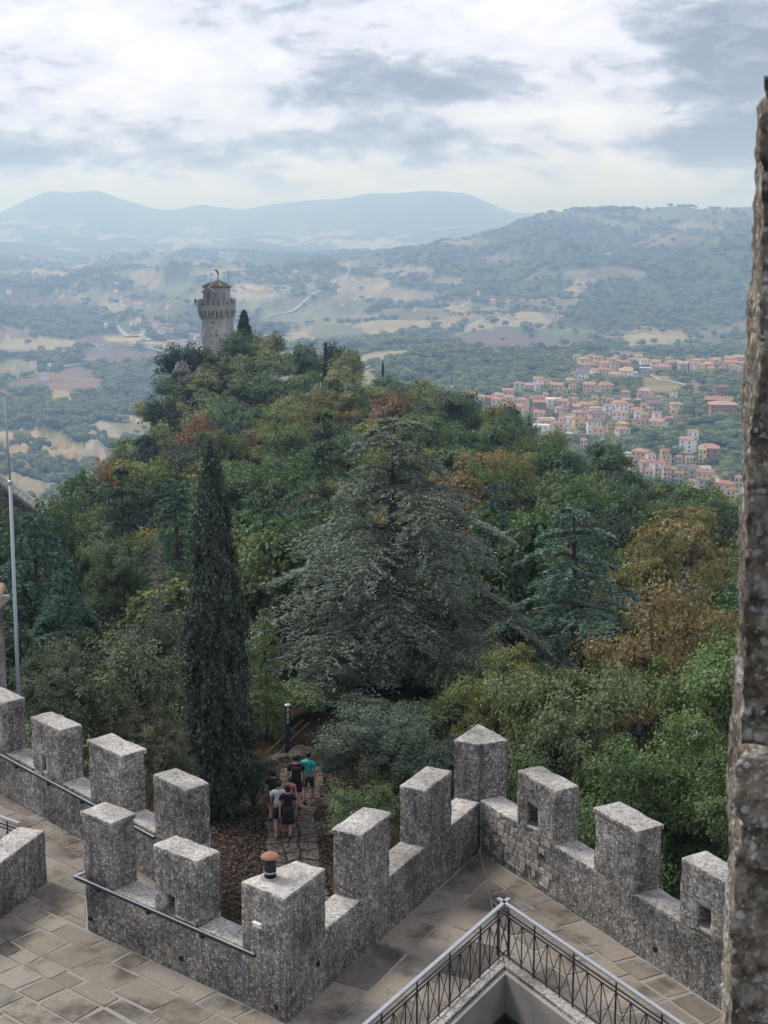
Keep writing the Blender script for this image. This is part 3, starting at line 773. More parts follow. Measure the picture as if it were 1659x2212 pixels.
def clip(poly, p, n):
    """keep the part of poly on the side n points to"""
    outp = []
    for i in range(len(poly)):
        a, b = poly[i], poly[(i + 1) % len(poly)]
        da = (a[0] - p[0]) * n[0] + (a[1] - p[1]) * n[1]; db = (b[0] - p[0]) * n[0] + (b[1] - p[1]) * n[1]
        if da >= 0: outp.append(a)
        if da * db < 0:
            t = da / (da - db); outp.append((a[0] + (b[0] - a[0]) * t, a[1] + (b[1] - a[1]) * t))
    return outp
def inset(poly, g):
    n = len(poly); area = sum(poly[i][0] * poly[(i + 1) % n][1] - poly[(i + 1) % n][0] * poly[i][1] for i in range(n))
    if abs(area) < 0.02: return None
    if area < 0: poly = poly[::-1]
    res = list(poly)
    for i in range(n):
        a, b = poly[i], poly[(i + 1) % n]; L = math.hypot(b[0] - a[0], b[1] - a[1])
        if L < 1e-5: continue
        nn = (-(b[1] - a[1]) / L, (b[0] - a[0]) / L)
        res = clip(res, (a[0] + nn[0] * g, a[1] + nn[1] * g), nn)
        if len(res) < 3: return None
    return res
npav = 0
def pave(origin, ud, vd, u0, u1, v0, v1, clips, rowh=(0.34, 0.62), lens=(0.40, 1.05), gap=0.024):
    global npav
    o = V2(*origin); v = v0
    while v < v1:
        h = rng.uniform(*rowh); u = u0 - rng.random() * 0.8
        while u < u1:
            L = rng.uniform(*lens); j = lambda: rng.uniform(-0.05, 0.05)
            pts = []
            for (a, b) in ((u, v), (u + L, v), (u + L, v + h), (u, v + h)):
                q = o + ud * (a + j()) + vd * (b + j() * 0.7); pts.append((q.x, q.y))
            u += L
            for (p, n) in clips:
                pts = clip(pts, p, n)
                if len(pts) < 3: break
            if len(pts) < 3: continue
            q = inset(pts, gap * rng.uniform(0.25, 1.25))
            if not q or len(q) < 3: continue
            cxm = sum(p[0] for p in q) / len(q); cym = sum(p[1] for p in q) / len(q)
            X, Y = to_px(cxm, cym, 0.0)
            if not (-120 < X < 1780 and Y < 2330): continue
            top = rng.uniform(0.004, 0.014)
            lo = [(p[0] - cxm, p[1] - cym, -0.02) for p in q]; hi = [((p[0] - cxm) * 0.985, (p[1] - cym) * 0.985, top) for p in q]
            n = len(q); me = bpy.data.meshes.new('paving_stone')
            me.from_pydata(lo + hi, [], [tuple(range(n, 2 * n))] + [(i, (i + 1) % n, n + (i + 1) % n, n + i) for i in range(n)])
            me.materials.append(M_paver)
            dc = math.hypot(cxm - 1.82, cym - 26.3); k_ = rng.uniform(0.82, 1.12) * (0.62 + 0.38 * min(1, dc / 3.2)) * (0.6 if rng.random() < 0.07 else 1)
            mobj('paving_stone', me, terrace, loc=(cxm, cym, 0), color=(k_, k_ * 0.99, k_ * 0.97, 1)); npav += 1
        v += h
K = LW.p
# left part: rows along the iron-barred wall
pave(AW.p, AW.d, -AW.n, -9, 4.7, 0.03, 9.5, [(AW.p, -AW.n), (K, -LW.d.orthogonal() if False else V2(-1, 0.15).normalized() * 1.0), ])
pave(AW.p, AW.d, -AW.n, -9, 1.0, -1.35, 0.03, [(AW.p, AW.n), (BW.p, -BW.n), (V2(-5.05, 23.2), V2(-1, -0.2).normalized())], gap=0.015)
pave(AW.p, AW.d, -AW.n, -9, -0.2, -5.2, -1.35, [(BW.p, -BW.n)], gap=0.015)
# right part: rows along the far wall, up to the stair-well kerb
kerbL = (V2(*wedge(-0.02, 15)[0]), -RA.n); kerbR = (V2(*wedge(-0.02, 15)[0]), -RB.n)
apx = V2(*wedge(-0.02, 15)[0])
split = (V2(1.82, 26.33) - apx).orthogonal().normalized()
if split.x < 0: split = -split
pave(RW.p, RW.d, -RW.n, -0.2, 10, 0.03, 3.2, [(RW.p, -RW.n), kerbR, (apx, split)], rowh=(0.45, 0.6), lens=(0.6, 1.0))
sp2 = V2(1, -0.15).normalized()
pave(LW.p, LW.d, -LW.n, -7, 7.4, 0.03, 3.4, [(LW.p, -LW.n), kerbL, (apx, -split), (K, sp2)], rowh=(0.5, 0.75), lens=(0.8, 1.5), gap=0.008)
print('paving stones', npav)

# retaining walls under the terrace
outl = [(-12.2, 33.3), (-3.02, 24.55), (-2.9, 23.0), (-1.6, 21.4), (1.84, 27.5), (7.7, 17.2), (9.9, 2.0), (-14, 2.0), (-16, 28)]
mbw = MB()
n = len(outl)
mbw.v = [(p[0], p[1], -14) for p in outl] + [(p[0], p[1], -0.06) for p in outl]
mbw.f = [(i, (i + 1) % n, n + (i + 1) % n, n + i) for i in range(n)]
mbw.obj('retaining_wall', M_wall, label='tall lichened retaining wall carrying the fortress terrace', cat='wall')

# ------------------------------------------------------------------ stair well with kerb and railing
well = empty('stair_well', (1.93, 22, 0), label='triangular stair well with plastered sides sunk into the terrace', cat='stair well')
def wobj(name, mb, mat, par, me=None):
    o = mobj(name, me or mb.mesh(name, mat), par); o.location = tuple(-c for c in par.location); return o
def band(off0, off1, z0, z1):
    """two straight strips following the well's edges"""
    A, B = wedge(off0, 15.3), wedge(off1, 15.3); mb = MB()
    for k in (1, 2):
        q = [A[0], A[k], B[k], B[0]]; mb.prism(q, z0, z1)
    return mb
for i, k in enumerate((1, 2)):
    A, B = wedge(0.03, 15.3), wedge(0.26, 15.3); mb = MB().prism([A[0], A[k], B[k], B[0]], -0.05, 0.10)
    wobj('kerb', None, None, well, rough_mesh('kerb', mb, M_wall, 0.1, 0.02, 0.008))
    A, B = wedge(0.26, 15.3), wedge(0.34, 15.3)
    wobj('plaster_wall', MB().prism([A[0], A[k], B[k], B[0]], -0.62, 0.04), M_plaster, well)
    A, B = wedge(0.30, 15.3), wedge(0.42, 15.3)
    wobj('steel_edge', MB().prism([A[0], A[k], B[k], B[0]], -0.74, -0.62), M_iron, well)
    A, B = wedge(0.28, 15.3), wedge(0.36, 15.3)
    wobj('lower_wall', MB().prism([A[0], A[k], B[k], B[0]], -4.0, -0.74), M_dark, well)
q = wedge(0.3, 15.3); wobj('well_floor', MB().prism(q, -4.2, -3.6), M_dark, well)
# a shrub growing up from the well is added with the plants

def railing(name, run, a, b, label, bay=0.335, off=0.10, z0=0.09, first_post=0):
    root = empty(name, (*run.at(a, off), z0), label=label, cat='railing', group='iron railings of the stairs')
    base = Vector((*run.at(a, off), 0)); ang = math.atan2(run.d.y, run.d.x); H = 0.94
    def P(s, h, o=0.0): return Vector((*run.at(s, off + o), z0 + h)) - Vector((base.x, base.y, z0))
    n = int(round((b - a) / bay)); bay = (b - a) / n
    mid = (a + b) / 2
    MB().box(P(mid, H), (b - a, 0.065, 0.035), ang).obj('handrail', M_railtop, root)
    for h in (H - 0.13, H - 0.20, 0.06): MB().box(P(mid, h), (b - a, 0.014, 0.022), ang).obj('rail', M_iron, root)
    def bar(p, q, w): return MB().tube([p, q], w, 4)
    for i in range(n + 1):
        s = a + i * bay
        post = (i + first_post) % 3 == 0
        bar(P(s, -0.05), P(s, H - 0.02 if post else H - 0.20), 0.014 if post else 0.010).obj('post' if post else 'upright', M_iron, root)
        if i < n:
            e = s + bay
            bar(P(s, 0.06, 0.006), P(e, H - 0.20, 0.006), 0.008).obj('cross_bar', M_iron, root)
            bar(P(s, H - 0.20, -0.006), P(e, 0.06, -0.006), 0.008).obj('cross_bar', M_iron, root)
    return root
railing('iron_railing', RA, 0.0, 6.0, 'dark iron railing with crossed bars on the stair-well kerb facing the chimney corner')
railing('iron_railing', RB, 0.0, 6.0, 'dark iron railing with crossed bars on the stair-well kerb facing the long battlement')
FR = Run((-9.4, 27.4), (-6.62, 25.35), (0.4, 1))
railing('iron_railing', FR, 0.0, 3.4, 'iron railing with crossed bars behind the low stair parapet', off=0.0, z0=0.02)

# ------------------------------------------------------------------ the lookout tower's own rough merlon, close by, and its wall below
edge = [(165, 1652), (230, 1647), (330, 1643), (430, 1640), (520, 1634), (600, 1630), (680, 1622), (760, 1619), (840, 1614), (930, 1606), (1010, 1602), (1100, 1605), (1200, 1600), (1300, 1597), (1400, 1596), (1500, 1593), (1600, 1590), (1621, 1597), (1632, 1590), (1650, 1581), (1720, 1578), (1800, 1574), (1900, 1569), (2000, 1566), (2100, 1565), (2230, 1563), (2600, 1545)]
look = empty('lookout_parapet', (1.0, 2.0, 0), label='rough weathered stone pillar edge of the lookout, with pale lichen and a dark joint', cat='pillar')
D0 = 2.15
def pillar_part(name, y0, y1, xr=1.75):
    ys = np.arange(y0, y1 + 1, 14.0); bm = bmesh.new(); rows = []
    e = np.array(edge, float)
    nseg, nd_ = 14, 12
    for yy in ys:
        xx = np.interp(yy, e[:, 0], e[:, 1]) + 9 * min(max((yy - 165) / 500, 0), 1)
        p = at_range(CX, yy, D0); z = p.z
        d = ray(xx, yy); t = D0 / d[1]; xw = d[0] * t
        row = []
        for k in range(nseg + 1):                      # front face, left edge to out of sight
            f = k / nseg; row.append((xw + (xr - xw) * f ** 1.6, D0 - 0.02 * math.sin(f * 3.1), z))
        side = []
        for k in range(1, nd_ + 1):                    # return face going away from the viewer
            f = k / nd_; side.append((xw + 0.02 + 0.10 * f, D0 + 0.55 * f, z))
        rows.append([bm.verts.new(v) for v in (side[::-1] + row)])
    for i in range(len(rows) - 1):
        for k in range(len(rows[0]) - 1): bm.faces.new((rows[i][k], rows[i][k + 1], rows[i + 1][k + 1], rows[i + 1][k]))
    for rr in (rows[0], rows[-1]):
        bm.faces.new(rr if rr is rows[0] else rr[::-1])
    bmesh.ops.recalc_face_normals(bm, faces=bm.faces)
    bmesh.ops.triangulate(bm, faces=[f for f in bm.faces if len(f.verts) > 4])
    for _ in range(2):
        lg = [e_ for e_ in bm.edges if e_.calc_length() > 0.022 and all(abs(v.co.x - 1.1) < 0.75 for v in e_.verts)]
        bmesh.ops.subdivide_edges(bm, edges=lg, cuts=1); bmesh.ops.triangulate(bm, faces=[f for f in bm.faces if len(f.verts) > 3])
    bm.normal_update()
    for v in bm.verts:
        p = v.co
        d = mnoise.noise(p * 9) * 0.007 + mnoise.noise(p * 31) * 0.006 + mnoise.noise(p * 83) * 0.004 - 0.004
        pit = max(0.0, mnoise.noise(p * 14 + Vector((3, 9, 2))) - 0.35) * 0.06
        v.co = p + v.normal * (d - pit)
    me = bpy.data.meshes.new(name); bm.to_mesh(me); bm.free(); me.materials.append(M_pillar)
    me.polygons.foreach_set('use_smooth', np.ones(len(me.polygons), dtype=bool)); me.update()
    o = mobj(name, me, look); o.location = (-1.0, -2.0, 0); return o
pillar_part('upper_block', 165, 1618); pillar_part('lower_block', 1636, 2600)
o = MB().box((1.30, 2.45, 11.0), (1.05, 0.40, 1.9)).obj('core', M_dark, look); o.location = (-1.0, -2.0, 0)
lw = MB().box((0, 2.35, 5.1), (9.0, 0.7, 10.2)); o = mobj('wall', lw.mesh('wall', M_wall), look); o.location = (-1.0, -2.0, 0)

# ------------------------------------------------------------------ plants
def mat_leaf(name, trans=0.25, far=False, accent=(0.27, 0.15, 0.08), haze_var=0.5):
    m, nt, out = new_mat(name)
    oi = nd(nt, 'ShaderNodeObjectInfo')
    at = nd(nt, 'ShaderNodeAttribute', attribute_name='tint')
    t = at.outputs['Fac']
    if far:
        c0 = ramp(nt, oi.outputs['Random'], [(0.0, (0.050, 0.072, 0.036)), (0.4, (0.082, 0.108, 0.046)), (0.75, (0.125, 0.142, 0.054)), (1.0, (0.155, 0.150, 0.064))])
    else:
        c0 = oi.outputs['Color']
    f = mth(nt, 'MULTIPLY_ADD', t, 1.65, 0.78)
    fc = nd(nt, 'ShaderNodeCombineColor'); [nt.links.new(f, fc.inputs[i]) for i in range(3)]
    c = mixc(nt, 1.0, c0, fc.outputs[0], 'MULTIPLY')
    c = mixc(nt, 1.0, c, (1.0, 1.06, 1.12), 'MULTIPLY')
    if not far:   # a share of the leaves has turned; the share comes from the tree
        turned = mth(nt, 'GREATER_THAN', t, oi.outputs['Alpha'])
        c = mixc(nt, mth(nt, 'MULTIPLY', turned, 0.85), c, accent)
    d = nd(nt, 'ShaderNodeBsdfDiffuse'); nt.links.new(c, d.inputs['Color'])
    tr = nd(nt, 'ShaderNodeBsdfTranslucent')
    c2 = mixc(nt, 1.0, c, (1.15, 1.2, 0.6), 'MULTIPLY'); nt.links.new(c2, tr.inputs['Color'])
    mx = nd(nt, 'ShaderNodeMixShader', Fac=trans); nt.links.new(d.outputs[0], mx.inputs[1]); nt.links.new(tr.outputs[0], mx.inputs[2])
    gl = nd(nt, 'ShaderNodeBsdfGlossy', Roughness=0.5); gl.inputs['Color'].default_value = (1, 1, 1, 1)
    mg = nd(nt, 'ShaderNodeMixShader', Fac=0.02); nt.links.new(mx.outputs[0], mg.inputs[1]); nt.links.new(gl.outputs[0], mg.inputs[2])
    nt.links.new(mg.outputs[0], out.inputs['Surface'])
    return m
M_leaf = mat_leaf('broad_leaves', 0.28)
M_needle = mat_leaf('needles', 0.10, accent=(0.16, 0.21, 0.19))
M_far = mat_leaf('distant_foliage', 0.12, far=True)

def unit(v): return v / np.maximum(np.linalg.norm(v, axis=-1, keepdims=True), 1e-9)
def cards(P, N, size, rg, aspect=1.0, along=None, jitter=0.35):
    """diamond-shaped leaves: centres P, facing N, half-length size"""
    n = len(P); s = size * (1 + jitter * (rg.random(n) * 2 - 1))
    N = unit(N)
    a = along if along is not None else rg.normal(size=(n, 3))
    a = unit(a - N * np.sum(a * N, -1, keepdims=True)); b = np.cross(N, a)
    a = a * s[:, None]; b = b * (s * 0.55 * aspect)[:, None]
    k = rg.random(n)[:, None] * 0.35
    v = np.stack([P - a, P - a * k * 0.3 + b, P + a, P - a * k * 0.3 - b], 1).reshape(-1, 3)
    return v, np.arange(4 * n).reshape(n, 4)
def sphere_dirs(n, rg): return unit(rg.normal(size=(n, 3)))

def limb_mesh(name, chains, mat):
    mb = MB()
    for pts, rad, n in chains: mb.tube(pts, rad, n, cap=False)
    return mb.mesh(name, mat, smooth=True)

def broadleaf(seed, lobes, twigs, leaves, leaf, squash=0.8, base=0.22, open_=0.75, spread=0.16, fr=(0.35, 0.77), lr=(0.15, 0.26)):
    """a unit tree, 1 m tall and about 1 m wide: crown mesh + trunk mesh"""
    rg = np.random.default_rng(seed)
    c0 = np.array([0, 0, base + (1 - base) * 0.52]); rad = np.array([0.5, 0.5, (1 - base) * 0.52])
    d = sphere_dirs(lobes * 3, rg); d = d[d[:, 2] > -0.62][:lobes]
    f = fr[0] + (fr[1] - fr[0]) * rg.random(len(d))
    LC = c0 + d * rad * f[:, None]; LR = lr[0] + (lr[1] - lr[0]) * rg.random(len(d))
    Ps, Ns, Ts = [], [], []
    for c, r in zip(LC, LR):
        td = sphere_dirs(twigs, rg); td[:, 2] = np.abs(td[:, 2]) * 0.9 + td[:, 2] * 0.1 - 0.12; td = unit(td)
        tc_ = c + td * r * (0.72 + 0.4 * rg.random((twigs, 1))) * np.array([1, 1, squash])
        tone = rg.random(twigs) * 0.5
        n = rg.poisson(leaves, twigs) + 1
        ti = np.repeat(np.arange(twigs), n)
        q = tc_[ti] + np.clip(rg.normal(size=(len(ti), 3)), -1.5, 1.5) * (r * spread * 2.0) * np.array([1, 1, 0.6])
        out_ = unit(q - c0) * 0.5 + td[ti] * 0.6 + rg.normal(size=(len(ti), 3)) * 0.55 + np.array([0, 0, 0.45])
        Ps.append(q); Ns.append(out_); Ts.append(np.clip(tone[ti] + rg.random(len(ti)) * 0.55, 0, 1))
    P = np.concatenate(Ps); N = np.concatenate(Ns); T = np.concatenate(Ts)
    v, fc = cards(P, N, leaf, rg)
    ch = []
    tip = Vector((rg.normal() * 0.03, rg.normal() * 0.03, base + 0.45))
    ch.append(([(0, 0, -0.06), (tip.x * 0.3, tip.y * 0.3, base * 0.6), (tip.x * 0.7, tip.y * 0.7, base + 0.15), tip], [0.030, 0.024, 0.017, 0.008], 7))
    for c in LC[:: max(1, len(LC) // 14)]:
        s = Vector((tip.x * 0.5, tip.y * 0.5, base * (0.7 + 0.6 * rg.random()))); e = Vector(c); mdl = s.lerp(e, 0.55) + Vector((0, 0, -0.03))
        ch.append(([s, mdl, e], [0.013, 0.009, 0.003], 5))
    return (v, fc, np.repeat(T, 4)), ch

def cypress(seed, tufts, per, width=0.16, leaf=0.012):
    rg = np.random.default_rng(seed)
    h = rg.random(tufts) ** 0.85 * 0.97 + 0.03
    def prof(t): return width * 0.5 * np.minimum(1, (1 - t) ** 0.62 * 1.28) * np.minimum(1, 0.42 + t * 3.2)
    a = rg.random(tufts) * 2 * np.pi
    bump_ = 0.80 + 0.30 * np.sin(a * 3 + h * 17 + 2 * np.sin(h * 9)) * np.sin(h * 31 + a) + 0.16 * rg.normal(size=tufts)
    r = prof(h) * bump_
    C = np.stack([r * np.cos(a), r * np.sin(a), h], -1)
    ti = np.repeat(np.arange(tufts), per); n = len(ti)
    s = rg.random(n)
    radial = np.stack([np.cos(a), np.sin(a), 0 * a], -1)[ti]
    up = np.array([0, 0, 1.0])
    P = C[ti] + up * ((s - 0.4) * 0.045)[:, None] + radial * ((s - 0.5) * -0.012)[:, None] + rg.normal(size=(n, 3)) * np.array([0.0075, 0.0075, 0.008]) * (1.15 - s)[:, None]
    along = up + radial * 0.45 + rg.normal(size=(n, 3)) * 0.45
    N = radial + rg.normal(size=(n, 3)) * 0.7
    v, f = cards(P, N, leaf, rg, 0.75, along)
    T = np.clip(rg.random(tufts)[ti] * 0.55 + s * 0.25 + rg.random(n) * 0.2, 0, 1)
    return (v, f, np.repeat(T, 4)), [([(0, 0, -0.03), (0, 0, 0.3), (0, 0, 0.9)], [0.02, 0.014, 0.003], 7)]

def cedar(seed, tiers, per, width=0.8, ntw=20, ntf=30, tuft=0.006, droop=0.5, lo=0.14, lean=0.03, pw=0.55, crown_top=0.97):
    """layered cedar of unit height: well-spaced tiers of arching limbs, each carrying a drooping, flattish pad of tufted twigs"""
    rg = np.random.default_rng(seed)
    P, A, T = [], [], []
    ch = [([(0, 0, -0.05), (lean * 0.3, 0, 0.3), (lean * .7, 0, 0.65), (lean, 0, 0.985)], [0.026, 0.020, 0.012, 0.002], 8)]
    for ti in range(tiers):
        t0 = lo + (crown_top - lo) * (ti / (tiers - 1)) ** 0.92
        n_b = max(3, int(round(per * (1 - 0.45 * ti / tiers))))
        for bi in range(n_b):
            t = min(t0 + rg.normal() * 0.014, 0.985)
            az_ = (bi + ti * 0.61 + rg.normal() * 0.16) * 2 * math.pi / n_b
            L = width * 0.5 * ((1 - t) ** pw * 1.02 + 0.035) * rg.uniform(0.55, 1.08)
            if ti == 0: L *= 0.85
            h = np.array([math.cos(az_), math.sin(az_), 0]); sd = np.array([-h[1], h[0], 0])
            root = np.array([lean * t, 0, t]); rise = rg.uniform(0.10, 0.34); dr = droop * rg.uniform(0.75, 1.25)
            def cur(s): s = np.atleast_1d(s); return root + np.outer(s * L, h) + np.outer(L * (rise * s - dr * s ** 2.6), [0, 0, 1])
            ss = np.linspace(0, 1, 7); ch.append(([Vector(p) for p in cur(ss)], list(0.0068 * (L / 0.3) ** 0.5 * (1 - ss * 0.85) + 0.0006), 5))
            nt_ = max(5, int(ntw * (0.3 + L / (width * 0.5))))
            s0 = 0.16 + 0.84 * (np.arange(nt_) + rg.random(nt_)) / nt_
            pad_tone = rg.random() * 0.30
            for side in (-1, 1):
                base = cur(np.minimum(s0, 0.995))
                tl = L * 0.50 * (1.10 - s0) ** 0.5 * rg.uniform(0.5, 1.15, nt_) * np.minimum(1, (s0 - 0.06) * 3.2) + 0.010
                fw = rg.uniform(0.35, 1.3, nt_); dirn = unit(side * sd[None] + h[None] * fw[:, None])
                q = (np.arange(ntf)[None] + rg.random((nt_, ntf))) / ntf
                pos_ = base[:, None] + dirn[:, None] * (tl[:, None] * q)[..., None]
                pos_[..., 2] += tl[:, None] * (0.16 * q - (0.20 + 0.75 * droop * s0[:, None] ** 2) * q ** 2)
                pos_ += rg.normal(size=pos_.shape) * np.array([0.003, 0.003, 0.0016])
                hang = rg.random(q.shape) ** 4 * 0.018 * (0.4 + q)        # little hanging tips
                pos_[..., 2] -= hang
                al = dirn[:, None] + np.array([0, 0, -0.7]) * q[..., None] + rg.normal(size=pos_.shape) * 0.55
                P.append(pos_.reshape(-1, 3)); A.append(al.reshape(-1, 3))
                T.append((pad_tone + 0.25 * q + 0.45 * rg.random(q.shape)).ravel())
    P = np.concatenate(P); A = np.concatenate(A); T = np.clip(np.concatenate(T), 0, 1)
    v, f = cards(P, rg.normal(size=P.shape) * 0.55 + np.array([0, 0, 1.0]), tuft, rg, 0.6, A)
    return (v, f, np.repeat(T, 4)), ch

def bare(seed, n=60):
    rg = np.random.default_rng(seed); ch = [([(0, 0, -0.05), (0.01, 0, 0.5), (0.0, 0.01, 1.0)], [0.022, 0.014, 0.002], 7)]
    for i in range(n):
        t = 0.18 + 0.8 * i / n; a = i * 2.4 + rg.normal() * 0.3; L = 0.34 * (1 - t) ** 0.6 * (0.5 + 0.7 * rg.random()) + 0.03
        h = np.array([math.cos(a), math.sin(a), 0]); b = np.array([0, 0, t]); m_ = b + h * L * 0.5 + [0, 0, 0.02]; e = b + h * L + [0, 0, -0.02 + 0.05 * rg.random()]
        ch.append(([b, m_, e], [0.005, 0.0035, 0.0012], 4))
        for k in range(5):
            s = 0.3 + 0.6 * rg.random(); p = b + (e - b) * s; q = p + unit(rg.normal(size=3) * [1, 1, 0.5] + h * 0.6) * L * 0.45
            ch.append(([p, (p + q) / 2 + rg.normal(size=3) * 0.01, q], [0.0022, 0.0016, 0.0008], 3))
    return ch

class Kind:
    def __init__(s, name, cr, ch, leafmat, trunkmat=M_trunk, tall=9.0):
        s.tall = tall
        s.crown = np_mesh(name + '_crown', cr[0], [cr[1]], leafmat, tint=cr[2]) if cr is not None else None
        s.trunk = limb_mesh(name + '_trunk', ch, trunkmat)
def plant(kind, name, loc, H, W, color, rz, label, group=None, cat='tree'):
    root = empty(name, loc, rz, label=label, cat=cat, group=group)
    mobj('trunk', kind.trunk, root, scale=(W, W, H))
    Hc = min(H, W * kind.tall)        # crowns keep their proportions; the trunk makes up the rest
    if kind.crown: mobj('crown', kind.crown, root, loc=(0, 0, H - Hc), scale=(W, W, Hc), color=color)
    return root

OAKN = [Kind('near_oak%d' % i, *broadleaf(100 + i, 40, 13, 62, 0.0115, spread=0.15, base=0.12, fr=(0.30, 0.98), lr=(0.085, 0.17)), M_leaf, tall=1.35) for i in range(2)]
OAKR = Kind('sparse_oak', *broadleaf(140, 40, 9, 40, 0.0115, spread=0.17, base=0.12, fr=(0.25, 1.0), lr=(0.07, 0.15)), M_leaf, tall=1.5)
BUSH = Kind('holm_oak', *broadleaf(150, 42, 14, 44, 0.0105, base=0.06, spread=0.15, fr=(0.3, 0.95), lr=(0.09, 0.18)), M_leaf, tall=1.2)
JUNI = [Kind('juniper%d' % i, *broadleaf(170 + i, 46, 14, 40, 0.0105, squash=1.2, base=0.05, spread=0.13, fr=(0.3, 0.98), lr=(0.08, 0.16)), M_needle, tall=1.35) for i in range(2)]
MID = [Kind('mid_oak%d' % i, *broadleaf(200 + i, 22, 12, 26, 0.0225, spread=0.16, fr=(0.3, 0.95), lr=(0.10, 0.21)), M_leaf) for i in range(5)]
MIDE = Kind('mid_evergreen', *broadleaf(230, 20, 15, 26, 0.021, base=0.1), M_leaf)
CYP = Kind('tall_cypress', *cypress(300, 3300, 30, 0.185, 0.0062), M_needle)
CYPS = Kind('small_cypress', *cypress(301, 420, 9, 0.2, 0.022), M_needle)
CEDB = Kind('great_cedar', *cedar(400, 11, 8, 0.86, 20, 40, 0.0060, droop=0.50, lo=0.17, lean=0.02, pw=0.46), M_needle)
CEDS = [Kind('cedar%d' % i, *cedar(410 + i, 9, 7, 0.80, 16, 30, 0.0088, droop=0.42 + 0.08 * i, lo=0.12, lean=0.05, pw=0.55), M_needle) for i in range(3)]
DEAD = Kind('dead_conifer', None, bare(500), None, M_deadwood)

def hz1(x, y): return float(hill_z(np.array([x]), np.array([y]))[0])
G_, ALPHA0 = None, 2.0
def hero(kind, name, x, ytop, r, wpx, col, label, alpha=ALPHA0, rz=None, group=None, cat='tree', zoff=0.0, hmin=2.0):
    top = at_range(x, ytop, r); z0 = hz1(top.x, top.y) + zoff
    H = max(top.z - z0, hmin); Wd = wpx / F * r * 1.03
    return plant(kind, name, (top.x, top.y, z0), H, Wd, (*col, alpha), rng.random() * 6.28 if rz is None else rz, label, group, cat)

# widths are scaled so that a kind's unit width gives the measured crown width
GREEN, DARK, OLIVE, TEAL, GREY = (0.062, 0.088, 0.034), (0.030, 0.044, 0.027), (0.105, 0.115, 0.038), (0.046, 0.078, 0.062), (0.072, 0.092, 0.078)
hero(CYP, 'cypress_tree', 455, 985, 46, 150 / 0.185 * 0.93, (0.046, 0.060, 0.042), 'tall slim dark cypress rising beside the path to the people')
hero(CEDB, 'cedar_tree', 838, 902, 60, 620 / 0.86 * 1.05, (0.108, 0.126, 0.092), 'huge grey-green cedar with drooping tiers, standing over the path', alpha=0.72, rz=0.4)
hero(CEDS[0], 'cedar_tree', 690, 888, 78, 330 / 0.72 * 0.95, (0.07, 0.105, 0.055), 'green cedar behind the huge grey-green cedar, branches arching out past it')
hero(CEDS[1], 'cedar_tree', 1262, 1098, 62, 500 / 0.80, (0.080, 0.118, 0.084), 'blue-green cedar with a nodding top, behind the rust-brown oak', alpha=0.8, rz=2.2)
hero(CEDS[2], 'cedar_tree', 1068, 1040, 86, 210 / 0.72 * 0.95, (0.058, 0.092, 0.072), 'small teal cedar with flat layers between the huge cedar and the blue-green one')
hero(CEDS[0], 'cedar_tree', 1490, 1225, 78, 190 / 0.72 * 0.95, (0.062, 0.096, 0.074), 'low teal cedar showing one flat tier above the rust-brown oaks')
hero(CEDS[2], 'cedar_tree', 60, 1105, 72, 330 / 0.72 * 0.95, (0.052, 0.088, 0.058), 'dark green cedar with wide flat tiers behind the flagpole')
hero(CEDS[1], 'cedar_tree', 385, 1035, 88, 260 / 0.72 * 0.95, (0.06, 0.095, 0.057), 'green cedar with hanging tips beside the top of the tall cypress')
hero(CEDS[0], 'cedar_tree', 556, 1050, 82, 220 / 0.72 * 0.95, (0.062, 0.092, 0.043), 'bright green cedar between the tall cypress and the huge cedar')
hero(CEDS[2], 'cedar_tree', 150, 1225, 58, 260 / 0.72 * 0.95, (0.054, 0.086, 0.060), 'teal cedar below the dark wide one, above the brownish junipers', alpha=0.85)
hero(CEDS[1], 'cedar_tree', 575, 1310, 53, 150 / 0.72 * 0.95, (0.085, 0.115, 0.038), 'young yellow-green cedar close to the lamp post')
hero(CEDS[0], 'cedar_tree', 250, 1010, 105, 200 / 0.72 * 0.95, (0.034, 0.050, 0.032), 'dark cedar on the edge of the spur near the reddish tree')
hero(DEAD, 'dead_tree', 340, 1175, 62, 230, GREY, 'bare grey dead conifer beside the tall cypress')
hero(DEAD, 'dead_tree', 1085, 1180, 74, 190, GREY, 'bare grey dead conifer between the huge cedar and the blue-green cedar', hmin=6)
hero(OAKN[0], 'oak_tree', 1235, 1452, 38, 360, (0.085, 0.105, 0.050), 'oak with pinkish-orange turning leaves at its top, just outside the wall', alpha=0.90)
hero(OAKN[1], 'oak_tree', 1490, 1590, 36.5, 380, (0.066, 0.095, 0.032), 'full green oak crowding against the long battlement', alpha=0.985)
hero(OAKN[0], 'oak_tree', 1600, 1385, 43, 360, (0.082, 0.115, 0.040), 'bright green oak beside the rough stone pillar', alpha=0.97, rz=1.0)
hero(OAKN[1], 'oak_tree', 1340, 1640, 33.5, 340, (0.058, 0.085, 0.032), 'dark green oak directly behind the two outer merlons of the long battlement', alpha=0.99, rz=3.0)
hero(OAKN[0], 'oak_tree', 1140, 1600, 37, 320, (0.064, 0.088, 0.038), 'small green oak behind the pointed corner merlon', alpha=0.985, rz=4.0)
hero(OAKN[1], 'oak_tree', 1590, 1660, 34, 340, (0.062, 0.09, 0.034), 'green oak low between the long battlement and the rough pillar', alpha=0.985, rz=5.0)
hero(OAKN[1], 'oak_tree', 1105, 1425, 48, 250, (0.10, 0.105, 0.034), 'yellow-green oak between the huge cedar and the orange-topped oak', alpha=0.96, rz=2.0)
hero(OAKR, 'oak_tree', 1440, 1250, 55, 360, (0.125, 0.094, 0.042), 'rust-brown oak with thin foliage and showing branches', alpha=0.88)
